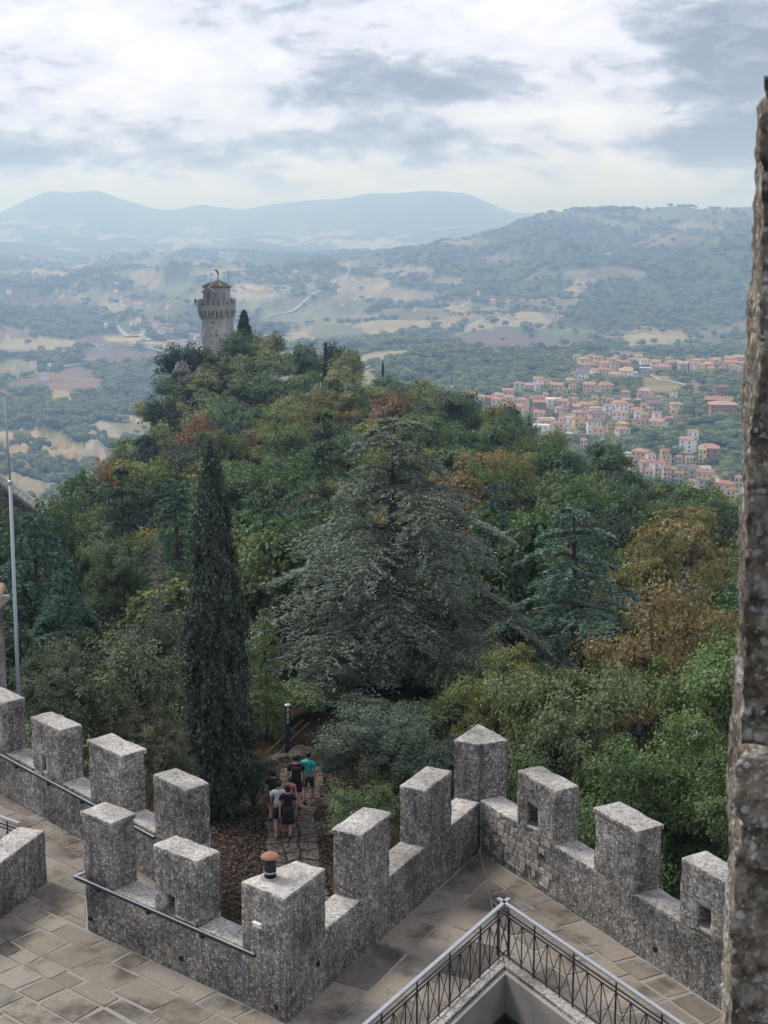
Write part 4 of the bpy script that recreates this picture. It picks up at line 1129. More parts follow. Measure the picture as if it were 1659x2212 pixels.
hero(OAKR, 'oak_tree', 1580, 1255, 60, 300, (0.118, 0.092, 0.042), 'brownish oak between the rust-brown oak and the rough pillar', alpha=0.9, rz=2.5)
hero(OAKN[0], 'oak_tree', 1150, 1275, 72, 190, (0.135, 0.12, 0.03), 'golden-green oak in front of the grey dead conifer', alpha=0.97)
hero(OAKN[1], 'oak_tree', 1130, 1165, 96, 240, (0.13, 0.115, 0.03), 'mustard-yellow oak below the small teal cedar', alpha=0.97, rz=2.7)
hero(OAKN[1], 'oak_tree', 1430, 1170, 84, 220, (0.115, 0.10, 0.034), 'olive-brown oak behind the blue-green cedar', alpha=0.95, rz=5.2)
hero(BUSH, 'holm_oak', 830, 1500, 47.5, 300, (0.060, 0.080, 0.056), 'rounded grey-green holm oak shrub under the huge cedar beside the path')
hero(BUSH, 'holm_oak', 945, 1560, 45, 220, (0.052, 0.072, 0.046), 'dark holm oak shrub behind the pointed corner merlon', rz=2.0)
hero(BUSH, 'holm_oak', 730, 1590, 46.5, 110, (0.056, 0.076, 0.052), 'small holm oak bush half hiding the walker in teal', rz=3.0, hmin=1.4)
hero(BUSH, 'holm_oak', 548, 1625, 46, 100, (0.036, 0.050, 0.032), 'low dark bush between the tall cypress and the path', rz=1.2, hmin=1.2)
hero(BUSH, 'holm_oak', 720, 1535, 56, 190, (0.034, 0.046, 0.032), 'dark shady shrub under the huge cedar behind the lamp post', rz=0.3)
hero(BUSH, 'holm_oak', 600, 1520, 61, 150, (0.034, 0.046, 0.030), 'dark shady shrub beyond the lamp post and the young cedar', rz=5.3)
hero(JUNI[0], 'juniper_bush', 775, 1690, 36.5, 180, (0.072, 0.098, 0.042), 'bright green juniper bush just outside the wall beside the path', hmin=1.5)
hero(JUNI[0], 'juniper_tree', 235, 1365, 41, 340, (0.066, 0.072, 0.038), 'broad brownish-green juniper beyond the outer battlement')
hero(JUNI[1], 'juniper_tree', 110, 1405, 40, 190, (0.060, 0.076, 0.042), 'grey-green juniper next to the flagpole', rz=1.4)
hero(JUNI[1], 'juniper_tree', 335, 1545, 38.5, 190, (0.062, 0.064, 0.036), 'brownish juniper between the broad juniper and the tall cypress', rz=2.4)
hero(JUNI[0], 'juniper_tree', 340, 1330, 50, 210, (0.046, 0.060, 0.036), 'dark juniper behind the brownish junipers', rz=3.3)
hero(OAKN[0], 'oak_tree', 262, 1165, 68, 170, (0.066, 0.088, 0.044), 'light green oak among the cedars near the flagpole', rz=0.6)
hero(CYPS, 'cypress_tree', 527, 676, 277, 56 / 0.2, (0.026, 0.040, 0.027), 'dark pointed cypress beside the slender stone tower', zoff=-1)
hero(CYPS, 'cypress_tree', 703, 742, 270, 15 / 0.2, (0.026, 0.040, 0.027), 'thin dark cypress next to the bushy pine on the ridge', zoff=-1)
hero(MIDE, 'pine_tree', 735, 735, 271, 78, (0.030, 0.046, 0.028), 'bushy dark pine on the ridge behind the thin cypress', zoff=-1)
hero(CYPS, 'cypress_tree', 827, 783, 262, 11 / 0.2, (0.026, 0.040, 0.027), 'tiny dark cypress at the end of the wooded ridge', zoff=-1)
for (x, y, r, wp, c, al, lb) in [
    (430, 905, 196, 100, (0.155, 0.085, 0.048), 0.7, 'rust-brown tree in the dark woods straight below the slender tower'),
    (245, 1005, 152, 100, (0.145, 0.070, 0.045), 0.7, 'reddish-brown tree at the cliff edge of the woods'),
    (395, 748, 260, 110, (0.032, 0.047, 0.027), 2, 'dark tree crowding the foot of the slender tower'),
    (478, 772, 258, 80, (0.060, 0.080, 0.030), 2, 'olive tree right in front of the slender tower'),
    (575, 722, 272, 90, (0.075, 0.095, 0.034), 2, 'light green tree beyond the pointed cypress by the tower'),
    (855, 852, 215, 110, (0.13, 0.085, 0.040), 0.8, 'russet tree on the ridge above the green cedar'),
    (350, 860, 240, 90, (0.032, 0.046, 0.028), 2, 'dark tree hanging on the cliff below the slender tower'),
    (318, 945, 222, 90, (0.032, 0.046, 0.028), 2, 'dark tree at the bottom of the cliff face'),
    (1090, 985, 150, 130, (0.125, 0.105, 0.036), 0.93, 'golden-olive tree on the open slope between ridge and cedars'),
    (75, 1108, 86, 210, (0.045, 0.066, 0.036), 2, 'dark leafy tree hiding the foot of the sloping stone wall'), (130, 1125, 90, 150, (0.05, 0.068, 0.036), 2, 'green tree below the small reddish tree beside the sloping wall'), (20, 1130, 82, 200, (0.04, 0.06, 0.034), 2, 'dark leafy tree behind the flagpole in front of the sloping wall'),
    (100, 1085, 128, 80, (0.105, 0.060, 0.045), 0.85, 'small reddish tree next to the sloping stone wall')]:
    hero(MID[int(x) % 5], 'woodland_tree', x, y, r, wp, c, lb, al)

# the wood on the spur
pts = []
rgw = np.random.default_rng(77)
cand = np.stack([rgw.uniform(-75, 75, 9000), rgw.uniform(62, 300, 9000)], -1)
cz = hill_z(cand[:, 0], cand[:, 1])
heroes = [(o.location.x, o.location.y) for o in COL.objects if o.type == 'EMPTY' and 'tree' in o.name and o.location.y > 60]
tow = at_range(470, 780, 272)
grid = {}
for (x, y), z in zip(cand, cz):
    r = math.hypot(x, y); X, Y = to_px(x, y, z + 4)
    if not (-90 < X < 1720): continue
    if z < -62 or (r < 96 and 120 < X < 1560 and rgw.random() < 0.55): continue
    sp = 4.9 if r < 150 else 5.3
    if math.hypot(x - tow.x, y - tow.y) < 5.5: continue
    gx, gy = int(x // 5), int(y // 5); ok = True
    for a in (-1, 0, 1):
        for b in (-1, 0, 1):
            for q in grid.get((gx + a, gy + b), ()):
                if (q[0] - x) ** 2 + (q[1] - y) ** 2 < sp * sp: ok = False
    for q in heroes:
        if (q[0] - x) ** 2 + (q[1] - y) ** 2 < 9: ok = False
    if not ok: continue
    grid.setdefault((gx, gy), []).append((x, y)); pts.append((r, x, y, z, X, Y))
pts.sort()
print('spur trees', len(pts))
TONES = [((0.056, 0.080, 0.032), 2.0, 'green leafy tree'), ((0.080, 0.100, 0.034), 2.0, 'light olive-green tree'), ((0.034, 0.050, 0.028), 2.0, 'dark evergreen tree'),
         ((0.125, 0.095, 0.040), 0.88, 'brownish turning tree'), ((0.112, 0.112, 0.034), 0.97, 'yellow-olive tree')]
rest = []
nvis = 0
for (r, x, y, z, X, Y) in pts:
    left = max(0.0, min(1.0, (760 - X) / 420))
    pr_ = np.array([0.42, 0.24 * (1 - left * 0.6), 0.10 + 0.42 * left, 0.13 * (1 - left * 0.4), 0.11 * (1 - left * 0.7)])
    k = int(rgw.choice(5, p=pr_ / pr_.sum()))
    H = rgw.uniform(5.4, 9.2); Wd = rgw.uniform(5.0, 7.6)
    if nvis < 292:
        c, al, lb = TONES[k]
        where = 'on the crest near the slender tower' if r > 225 else 'on the cliff side of the wooded spur' if X < 430 else 'on the spur slope that faces the town' if X > 1010 else 'in the spur wood close behind the cedars' if r < 135 else 'in the middle of the spur wood'
        lb = lb + ' ' + where
        j = rgw.uniform(0.85, 1.15)
        plant(MIDE if k == 2 else MID[int(rgw.integers(5))], 'woodland_tree', (x, y, z - 0.3), H, Wd, (c[0] * j * rgw.uniform(.93, 1.07), c[1] * j, c[2] * j, al), rgw.random() * 6.28, lb, ['green trees', 'olive trees', 'evergreen trees', 'brownish trees', 'yellow-olive trees'][k] + ' ' + where)
        nvis += 1
    else: rest.append((x, y, z - 0.3, Wd, H))

def scatter(name, P, S, RZ, src, label, cat):
    """a mass of alike plants as one object: points carrying instances of one built plant"""
    me = bpy.data.meshes.new(name); me.vertices.add(len(P)); me.vertices.foreach_set('co', np.asarray(P, np.float32).ravel())
    a = me.attributes.new('sc', 'FLOAT_VECTOR', 'POINT'); a.data.foreach_set('vector', np.asarray(S, np.float32).ravel())
    a = me.attributes.new('rz', 'FLOAT', 'POINT'); a.data.foreach_set('value', np.asarray(RZ, np.float32))
    o = mobj(name, me, kind='stuff', label=label, cat=cat)
    g = bpy.data.node_groups.new(name, 'GeometryNodeTree')
    g.interface.new_socket('Geometry', in_out='INPUT', socket_type='NodeSocketGeometry'); g.interface.new_socket('Geometry', in_out='OUTPUT', socket_type='NodeSocketGeometry')
    gi = g.nodes.new('NodeGroupInput'); go = g.nodes.new('NodeGroupOutput')
    mp_ = g.nodes.new('GeometryNodeMeshToPoints')
    ip = g.nodes.new('GeometryNodeInstanceOnPoints'); ob = g.nodes.new('GeometryNodeObjectInfo'); ob.inputs['Object'].default_value = src; ob.inputs['As Instance'].default_value = True
    ob.transform_space = 'ORIGINAL'
    n1 = g.nodes.new('GeometryNodeInputNamedAttribute'); n1.data_type = 'FLOAT_VECTOR'; n1.inputs[0].default_value = 'sc'
    n2 = g.nodes.new('GeometryNodeInputNamedAttribute'); n2.data_type = 'FLOAT'; n2.inputs[0].default_value = 'rz'
    cb = g.nodes.new('ShaderNodeCombineXYZ')
    L = g.links.new
    L(gi.outputs[0], mp_.inputs['Mesh']); L(mp_.outputs[0], ip.inputs['Points']); L(ob.outputs['Geometry'], ip.inputs['Instance'])
    L(n2.outputs[0], cb.inputs[2]); L(cb.outputs[0], ip.inputs['Rotation']); L(n1.outputs[0], ip.inputs['Scale']); L(ip.outputs[0], go.inputs[0])
    md = o.modifiers.new('plants', 'NODES'); md.node_group = g
    return o

# distant kinds: coarser crowns, one built tree of each stands in the scene and the woods repeat it
FARK = [Kind('far_tree%d' % i, *broadleaf(600 + i, 11, 9, 7, 0.075, base=0.06, spread=0.24), M_far) for i in range(3)]
SPURK = [Kind('spur_tree%d' % i, *broadleaf(640 + i, 17, 14, 22, 0.026, spread=0.17), M_far) for i in range(2)]
srcs = []
for i, kd in enumerate(SPURK):
    x, y, z, wd, h = rest.pop()
    t = plant(kd, 'woodland_tree', (x, y, z), h, wd, (0.06, 0.08, 0.03, 2), 1.0 + i, ['green tree at the far end of the spur wood before the drop', 'leafy tree at the far end of the spur wood, where the ridge falls away'][i])
    srcs.append([c for c in t.children if c.name.startswith('crown')][0])
for i in range(2):
    q = np.array(rest[i::2])
    scatter('far_wood', q[:, :3], np.stack([q[:, 3], q[:, 3], q[:, 4]], -1), rgw.random(len(q)) * 6.28, srcs[i], 'mixed green wood covering the far flanks of the spur', 'wood')
# low undergrowth between the near trees
ug = np.stack([rgw.uniform(-30, 38, 900), rgw.uniform(31, 95, 900)], -1)
def hit_hill(px_, py_, r0=30.0, r1=400.0):
    d = ray(px_, py_); h = math.hypot(d[0], d[1]); rs = np.geomspace(r0, r1, 1600); t = rs / h
    zz = EYE + d[2] * t; tz_ = hill_z(d[0] * t, d[1] * t); k = int(np.argmax(zz < tz_)); return Vector((d[0] * t[k], d[1] * t[k], tz_[k]))
PATHP = [hit_hill(*p) for p in ((650, 1960), (642, 1900), (632, 1830), (626, 1780), (634, 1735), (648, 1695), (652, 1660))]
PATHC = [(p.x, p.y) for p in PATHP]
keep = []
for (x, y) in ug:
    xp = np.interp(y, [p[1] for p in PATHC], [p[0] for p in PATHC])
    if -3.2 < x - xp < 1.5 and y < 53.5: continue
    if y < 38 and x < 1 and x > -7: continue
    keep.append((x, y, hz1(x, y) - 0.1))
q = np.array(keep); sw = rgw.uniform(1.2, 2.6, len(q))
scatter('undergrowth', q, np.stack([sw, sw, sw * 0.75], -1), rgw.random(len(q)) * 6.28, srcs[0], 'low leafy undergrowth between the near trees', 'undergrowth')

# ------------------------------------------------------------------ the slender tower on the spur
M_tower = mat_lichen_stone('tower_rubble', dark=(0.28, 0.27, 0.26), mid=(0.43, 0.415, 0.395), pale=(0.60, 0.585, 0.56), scale=0.30, cover=0.02, warm=(0.36, 0.34, 0.31))
M_tower2 = mat_lichen_stone('tower_ashlar', dark=(0.24, 0.235, 0.225), mid=(0.33, 0.32, 0.305), pale=(0.42, 0.41, 0.39), scale=0.35, cover=-0.05, warm=(0.26, 0.245, 0.22))
M_tile = mat_simple('terracotta_tile', (0.30, 0.165, 0.11), 0.9, 0.5, 4, objcol=True)
tb = at_range(476, 800, 272); tgz = hz1(tb.x, tb.y) - 3
mpx = 272 / F * 1.006                                     # metres per grid pixel at the tower
tz = lambda y: at_range(470, y, 272).z - tgz
tower = empty('stone_tower', (tb.x, tb.y, tgz), label='slender grey stone tower with corbelled battlements and a tiled turret on the ridge', cat='tower')
ang0 = math.atan2(-tb.x, -tb.y)                            # turned to the viewer
def pent(w, d, ch, rot=-0.12):
    """five-sided plan: wide front, one bevelled corner on the right, blunt back"""
    pts = [(-w / 2, -d / 2), (w * 0.24, -d / 2), (w / 2, -d * 0.08), (w * 0.30, d / 2), (-w / 2, d / 2)]
    c, s = math.cos(rot), math.sin(rot)
    return [(x * c - y * s, x * s + y * c) for x, y in pts]
W0 = 62.5 * mpx
body = MB().prism(pent(W0, W0 * 0.95, 0), 0, tz(666))
mobj('shaft', rough_mesh('shaft', body, M_tower, 0.35, 0.10, 0.06, 1.2, 0.03), tower)
W1 = 74.5 * mpx
z_c0, z_c1, z_p, z_m = tz(686), tz(669), tz(657), tz(645.5)
P0 = pent(W0, W0 * 0.95, 0); P1 = pent(W1, W1 * 0.95, 0)
def lerp2(a, b, t): return (a[0] + (b[0] - a[0]) * t, a[1] + (b[1] - a[1]) * t)
# parapet ring
def ring(name, poly, th, z0, z1, mat):
    inner = [(x * (1 - th / (W1 / 2)), y * (1 - th / (W1 / 2))) for x, y in poly]; mb = MB(); n = len(poly)
    mb.v = [(x, y, z0) for x, y in poly] + [(x, y, z1) for x, y in poly] + [(x, y, z0) for x, y in inner] + [(x, y, z1) for x, y in inner]
    for i in range(n):
        j = (i + 1) % n
        mb.f += [(i, j, n + j, n + i), (2 * n + j, 2 * n + i, 3 * n + i, 3 * n + j), (n + i, n + j, 3 * n + j, 3 * n + i), (i, 2 * n + i, 2 * n + j, j)]
    return mb.obj(name, mat, tower)
ring('parapet', P1, 0.45, z_c1, z_p, M_tower2)
MB().prism([(x * 0.97, y * 0.97) for x, y in P1], z_c1 - 0.02, z_c1 + 0.15).obj('gallery_floor', M_tower2, tower)
# corbels: arched brackets between parapet and shaft, and merlons above
def corbel(p_out, p_in, t, wdt):
    """t = unit vector along the side"""
    d = (p_out[0] - p_in[0], p_out[1] - p_in[1]); mb = MB()
    prof = [(0.0, z_c0 - 0.25), (0.45, z_c0 + 0.25), (1.0, z_c0 + 0.85), (1.0, z_c1 + 0.05), (-0.3, z_c1 + 0.05), (-0.3, z_c0 - 0.25)]
    vs = []
    for sgn in (-1, 1):
        for f, z in prof: vs.append((p_in[0] + d[0] * f + t[0] * sgn * wdt / 2, p_in[1] + d[1] * f + t[1] * sgn * wdt / 2, z))
    n = len(prof)
    mb.add(vs, [tuple(range(n)), tuple(range(2 * n - 1, n - 1, -1))] + [(i, n + i, n + (i + 1) % n, (i + 1) % n) for i in range(n)])
    # arch spandrels either side
    return mb
for i in range(5):
    j = (i + 1) % 5; a1, b1, a0, b0 = P1[i], P1[j], P0[i], P0[j]
    L = math.hypot(b1[0] - a1[0], b1[1] - a1[1]); t = ((b1[0] - a1[0]) / L, (b1[1] - a1[1]) / L)
    nC = {0: 7, 1: 3, 2: 4, 3: 5, 4: 6}[i]
    for k in range(nC):
        f = (k + 0.0) / (nC - 1) * 0.94 + 0.03
        corbel(lerp2(a1, b1, f), lerp2(a0, b0, f), t, 0.34).obj('corbel', M_tower2, tower)
        if k < nC - 1:
            f2 = (k + 0.5) / (nC - 1) * 0.94 + 0.03; c = lerp2(a1, b1, f2); ci = lerp2(a0, b0, f2)
            w2 = L / (nC - 1) * 0.47 - 0.15; mb = MB()          # arch head: half ring closing the opening at the top
            m = lerp2(ci, c, 0.93); m2 = lerp2(ci, c, 0.30); aa = np.linspace(0, math.pi, 9)
            lo = [(math.cos(q) * w2, z_c1 - 0.42 + math.sin(q) * 0.36) for q in aa]
            vs = []
            for mm in (m, m2):
                for (u, zz) in lo: vs.append((mm[0] + t[0] * u, mm[1] + t[1] * u, zz))
                for (u, zz) in lo: vs.append((mm[0] + t[0] * u * 1.25, mm[1] + t[1] * u * 1.25, z_c1 + 0.03))
            fs = []
            for q in range(8): fs += [(q, q + 1, 9 + q + 1, 9 + q), (18 + q + 1, 18 + q, 27 + q, 27 + q + 1), (q + 1, q, 18 + q, 18 + q + 1)]
            mb.add(vs, fs); mb.obj('arch', M_tower2, tower)
    nM = {0: 5, 1: 3, 2: 4, 3: 4, 4: 5}[i]
    for k in range(nM):
        f = (k + 0.3) / (nM - 0.4); wdm = L / (nM - 0.4) * 0.48
        c = lerp2(a1, b1, min(max(f, wdm / 2 / L + 0.005), 1 - wdm / 2 / L - 0.005)); c = (c[0] * 0.965, c[1] * 0.965)
        MB().box((c[0], c[1], (z_p + z_m) / 2), (wdm, 0.36, z_m - z_p + 0.04), math.atan2(t[1], t[0])).obj('merlon', M_tower2, tower)
# turret with tiled roof
W2 = 52 * mpx; tur = pent(W2, W2 * 0.9, 0)
MB().prism(tur, z_c1, tz(618)).obj('turret', M_tower2, tower)
roof = empty('roof', (0, 0, 0), parent=tower)
ev = [(x * 1.10, y * 1.10) for x, y in pent(W2, W2 * 0.9, 0)]; ap = (-0.1, 0.0, tz(606.5)); ez = tz(618.5)
rm = MB(); rm.v = [(x, y, ez) for x, y in ev] + [ap] + [(x, y, ez - 0.16) for x, y in ev]
rm.f = [(i, (i + 1) % 5, 5) for i in range(5)] + [(6 + i, 6 + (i + 1) % 5, (i + 1) % 5, i) for i in range(5)] + [(10, 9, 8, 7, 6)]
rm.obj('roof_deck', mat_simple('roof_deck', (0.16, 0.11, 0.085), 0.9, 0.3, 3), roof)
for i in range(5):
    j = (i + 1) % 5; a, b = ev[i], ev[j]; L = math.hypot(b[0] - a[0], b[1] - a[1]); nT = max(3, int(L / 0.36))
    for k in range(nT):
        f = (k + 0.5) / nT; e = Vector((*lerp2(a, b, f), ez + 0.03)); top = Vector((ap[0], ap[1], ap[2] + 0.03))
        reach = 0.96 - abs(f - 0.5) * 1.25
        reach = max(reach, 0.22)
        q = e + (top - e) * 0 ; hipdir = (Vector((*lerp2(a, b, 0.5), ez)) - top); s2 = e - hipdir * reach
        col = rng.choice([(0.20, 0.145, 0.12, 1), (0.16, 0.12, 0.10, 1), (0.30, 0.25, 0.21, 1), (0.12, 0.095, 0.085, 1), (0.40, 0.36, 0.31, 1)])
        n_t = max(1, int(reach * 4))
        for u in range(n_t):
            p, r_ = e.lerp(s2, u / n_t), e.lerp(s2, (u + 1.12) / n_t)
            o = MB().tube([p + Vector((0, 0, 0.03)), r_], 0.13, 6).obj('roof_tile', M_tile, roof, color=tuple(c * rng.uniform(.8, 1.2) for c in col[:3]) + (1,))
# bell-gable with arched opening on the front of the turret
c_, s_ = math.cos(-0.12), math.sin(-0.12)
def tl(x, y, z): return (x * c_ - y * s_, x * s_ + y * c_, z)
gx = (455 - 470) * mpx; gy = -W1 * 0.95 / 2 + 0.50; gw = 2.05; gd = 1.0
gz0, gz1, gz2 = z_c1, tz(629), tz(619.5)
gable = empty('bell_gable', (0, 0, 0), parent=tower)
mb = MB(); hw = 0.42; ow = gw / 2; oz0 = tz(655); oz1 = tz(637)
aa = np.linspace(0, math.pi, 9)
front = [(hw * math.cos(q), oz1 + 0.42 * math.sin(q)) for q in aa]
outl2 = [(ow, gz0), (ow, gz1), (ow * 0.5, (gz1 + gz2) / 2), (0, gz2), (-ow * 0.5, (gz1 + gz2) / 2), (-ow, gz1), (-ow, gz0)]
rim = [(hw, oz0)] + front + [(-hw, oz0)]
poly_o = [Vector((x, z, 0)) for x, z in outl2]; poly_h = [Vector((x, z, 0)) for x, z in rim]
tris = tessellate_polygon([poly_o, poly_h]); allq = outl2 + rim; nq = len(allq)
vs = [tl(gx + x, gy, z) for x, z in allq] + [tl(gx + x, gy + gd, z) for x, z in allq]
fs = [tuple(t) for t in tris] + [tuple(nq + k for k in t[::-1]) for t in tris]
no = len(outl2)
fs += [(i, (i + 1) % no, nq + (i + 1) % no, nq + i) for i in range(no)] + [(no + i, no + (i + 1) % len(rim), nq + no + (i + 1) % len(rim), nq + no + i) for i in range(len(rim))]
mb.add(vs, fs); mb.obj('gable_wall', M_tower2, gable)
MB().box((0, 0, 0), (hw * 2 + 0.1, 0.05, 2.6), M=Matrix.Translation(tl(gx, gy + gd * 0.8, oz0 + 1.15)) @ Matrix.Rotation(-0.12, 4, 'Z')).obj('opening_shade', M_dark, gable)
for sgn in (-1, 1):
    p, q = Vector((gx + sgn * (ow + 0.25), gy + gd / 2 - 0.1, gz1 - 0.12)), Vector((gx, gy + gd / 2 - 0.1, gz2 + 0.08))
    L = (q - p).length; M = Matrix.Rotation(-0.12, 4, 'Z') @ Matrix.Translation((p + q) / 2) @ Matrix.Rotation(math.atan2(-(q.z - p.z), q.x - p.x), 4, 'Y')
    MB().box((0, 0, 0), (L, gd + 0.3, 0.14), M=M).obj('coping', mat_simple('pale_coping', (0.36, 0.345, 0.32), 0.9, 0.15, 3) if sgn < 0 else bpy.data.materials['pale_coping'], gable)
# small square windows and slits in the shaft
for (px_, py_, ww, hh) in ((463, 695, 0.30, 0.36), (470, 722.5, 0.34, 0.38), (465.5, 717, 0.12, 0.2), (458, 722, 0.15, 0.2), (472, 735, 0.12, 0.16), (480, 735, 0.10, 0.42), (466, 747, 0.12, 0.16), (472, 747, 0.12, 0.16), (470, 757, 0.1, 0.14), (462, 757, 0.1, 0.14)):
    x = (px_ - 470) * mpx; fr = tl(x, -W0 * 0.95 / 2 - 0.01 + 0.02, tz(py_))
    MB().box((0, 0, 0), (ww, 0.12, hh), M=Matrix.Translation(fr) @ Matrix.Rotation(-0.12, 4, 'Z')).obj('loophole', M_dark, tower)
# plume ornament, rods, lantern
pbase = Vector((ap[0], ap[1], ap[2] - 0.05))
orn = MB().lathe([(0.26, 0), (0.19, 0.3), (0.12, 0.65), (0.07, 0.95), (0.04, 1.0)], 8, pbase); orn.obj('finial', M_tower2, tower)
pp, rr_ = [], []
for k in range(11):
    f = k / 10; a = f * 1.35
    pp.append(pbase + Vector((0.10 - 0.06 * f - 0.72 * f ** 2.2, 0, 0.95 + 1.25 * math.sin(a) * (1 - 0.16 * f)))); rr_.append(0.05 + 0.12 * math.sin(math.pi * min(1, f * 1.05)) ** 0.8)
MB().tube(pp, rr_, 8).obj('plume', M_iron, tower)
rp = Vector(((491 - 470) * mpx, 0.6, tz(620))); MB().tube([rp, rp + Vector((0, 0, tz(583.5) - tz(620)))], 0.035, 5).obj('lightning_rod', M_iron, tower)
bp = Vector(((484 - 470) * mpx, -1.9, z_p)); MB().tube([bp, bp + Vector((0, 0, 2.1))], 0.05, 5).box(bp + Vector((-0.25, 0, 2.05)), (0.7, 0.08, 0.08)).obj('bracket_post', M_iron, tower)
lp = Vector(((422 - 470) * mpx, -1.0, tz(650)))
MB().box(lp, (0.34, 0.3, 0.75)).obj('lantern', M_iron, tower)
MB().tube([lp + Vector((0, 0, -0.6)), lp + Vector((1.6, 0.2, -0.55))], 0.06, 5).obj('lantern_arm', M_iron, tower)
MB().tube([lp + Vector((0.0, 0, -0.6)), lp + Vector((0.0, 0, -0.3))], 0.05, 5).obj('lantern_stem', M_iron, tower)

# pale crag below the tower
def crag(px_, py_, r, wd, hg, label, seed):
    c = at_range(px_, py_, r); bm = bmesh.new(); bmesh.ops.create_icosphere(bm, subdivisions=5, radius=1)
    for v in bm.verts:
        p = v.co.copy(); n_ = mnoise.noise(p * 1.6 + Vector((seed, 0, 0))) * 0.35 + mnoise.noise(p * 5 + Vector((0, seed, 0))) * 0.14 + mnoise.noise(p * 13) * 0.05
        q = p * (1 + n_); v.co = Vector((q.x * wd, q.y * wd * 0.9, q.z * hg))
    me = bpy.data.meshes.new('crag'); bm.to_mesh(me); bm.free(); me.materials.append(M_rock)
    mobj('crag', me, loc=c, label=label, cat='rock')
crag(392, 838, 257.5, 1.9, 4.6, 'pale grey limestone crag showing among the trees below the tower', 3)
crag(374, 868, 256, 1.2, 2.8, 'small pale limestone fin at the foot of the crag', 8)

# ------------------------------------------------------------------ flagpole, walls and roof at the edge of the terrace
fp = at_range(37, 1490, 33.5); fb = Vector((fp.x, fp.y, -1.5))
collar = at_range(22, 1042, 33.5); ftop = at_range(9, 853, 33.5)
flag = empty('flagpole', fb, label='pale galvanised steel flagpole rising behind the outer battlement', cat='flagpole')
L0 = lambda p: Vector(p) - fb
MB().tube([(0, 0, 0), L0((collar.x, collar.y, collar.z))], [0.046, 0.040], 12).obj('lower_tube', M_pole, flag, smooth=True)
MB().tube([L0(collar), L0(ftop)], [0.022, 0.018], 10).obj('upper_tube', M_pole, flag, smooth=True)
MB().lathe([(0.065, -0.03), (0.065, 0.03), (0.03, 0.05)], 12, L0(collar)).obj('collar', M_railtop, flag)
MB().tube([L0(ftop), L0(ftop) + Vector((-0.12, 0, 0.10))], [0.026, 0.02], 8).obj('tip', M_railtop, flag)
# a stone pier with a tiled coping just past the outer battlement
pb_ = at_range(-16, 1460, 36); zt = at_range(0, 1300, 36).z
pier = empty('stone_pier', (pb_.x, pb_.y, -9), label='lichened stone pier with a tiled coping beside the flagpole', cat='pier')
mobj('shaft', rough_mesh('shaft', MB().box((-0.15, 0.1, (zt + 9) / 2), (0.72, 0.8, zt + 9)), M_wall, 0.12, 0.03, 0.02), pier)
for k in range(5):
    MB().tube([(-0.7 + k * 0.24, -0.55, zt + 9 + 0.05), (-0.75 + k * 0.24, 0.4, zt + 9 + 0.30)], 0.12, 8).obj('coping_tile', M_tile, pier, color=rng.choice([(0.34, 0.22, 0.15, 1), (0.40, 0.36, 0.22, 1), (0.30, 0.2, 0.15, 1)]))
MB().box((-0.2, -0.05, zt + 9 + 0.02), (1.2, 1.1, 0.10)).obj('coping_bed', M_mortar, pier)
# sloping stone wall / gable end further off
g0 = at_range(-60, 1006, 92); g1 = at_range(92, 1116, 92); gb = hz1(g0.x, g0.y) - 4
sl = MB(); d_ = Vector((0.25, 1.0, 0)) * 1.0
vs = [(g0.x - 6, g0.y, gb), (g1.x, g1.y, gb), (g1.x, g1.y, g1.z), (g0.x, g0.y, g0.z), (g0.x - 6, g0.y, g0.z - 1)]
vs2 = [(x + d_.x, y + d_.y, z) for x, y, z in vs]
sl.add(vs + vs2, [(0, 1, 2, 3, 4), (9, 8, 7, 6, 5), (0, 5, 6, 1), (1, 6, 7, 2), (2, 7, 8, 3), (3, 8, 9, 4), (4, 9, 5, 0)])
slw = empty('sloping_wall', (g1.x, g1.y, gb), label='grey stone wall with a sloping top, part of the fortress outworks', cat='wall')
o = mobj('masonry', rough_mesh('masonry', sl, mat_lichen_stone('dark_outwork_stone', scale=0.6, dark=(0.05, 0.05, 0.05), mid=(0.13, 0.125, 0.12), pale=(0.25, 0.245, 0.235)), 0.35, 0.08, 0.06, 1.0, 0.03), slw); o.location = (-g1.x, -g1.y, -gb)
cpl = (Vector(g1) - Vector(g0)); nC = 14
for k in range(nC):
    a_, b_ = Vector(g0).lerp(Vector(g1), k / nC), Vector(g0).lerp(Vector(g1), (k + 0.93) / nC)
    MB().tube([a_ - Vector((g1.x, g1.y, gb)) + Vector((0.12, 0.45, 0.02)), b_ - Vector((g1.x, g1.y, gb)) + Vector((0.12, 0.45, 0.02))], 0.42 , 6).obj('coping_stone', M_wall, slw)

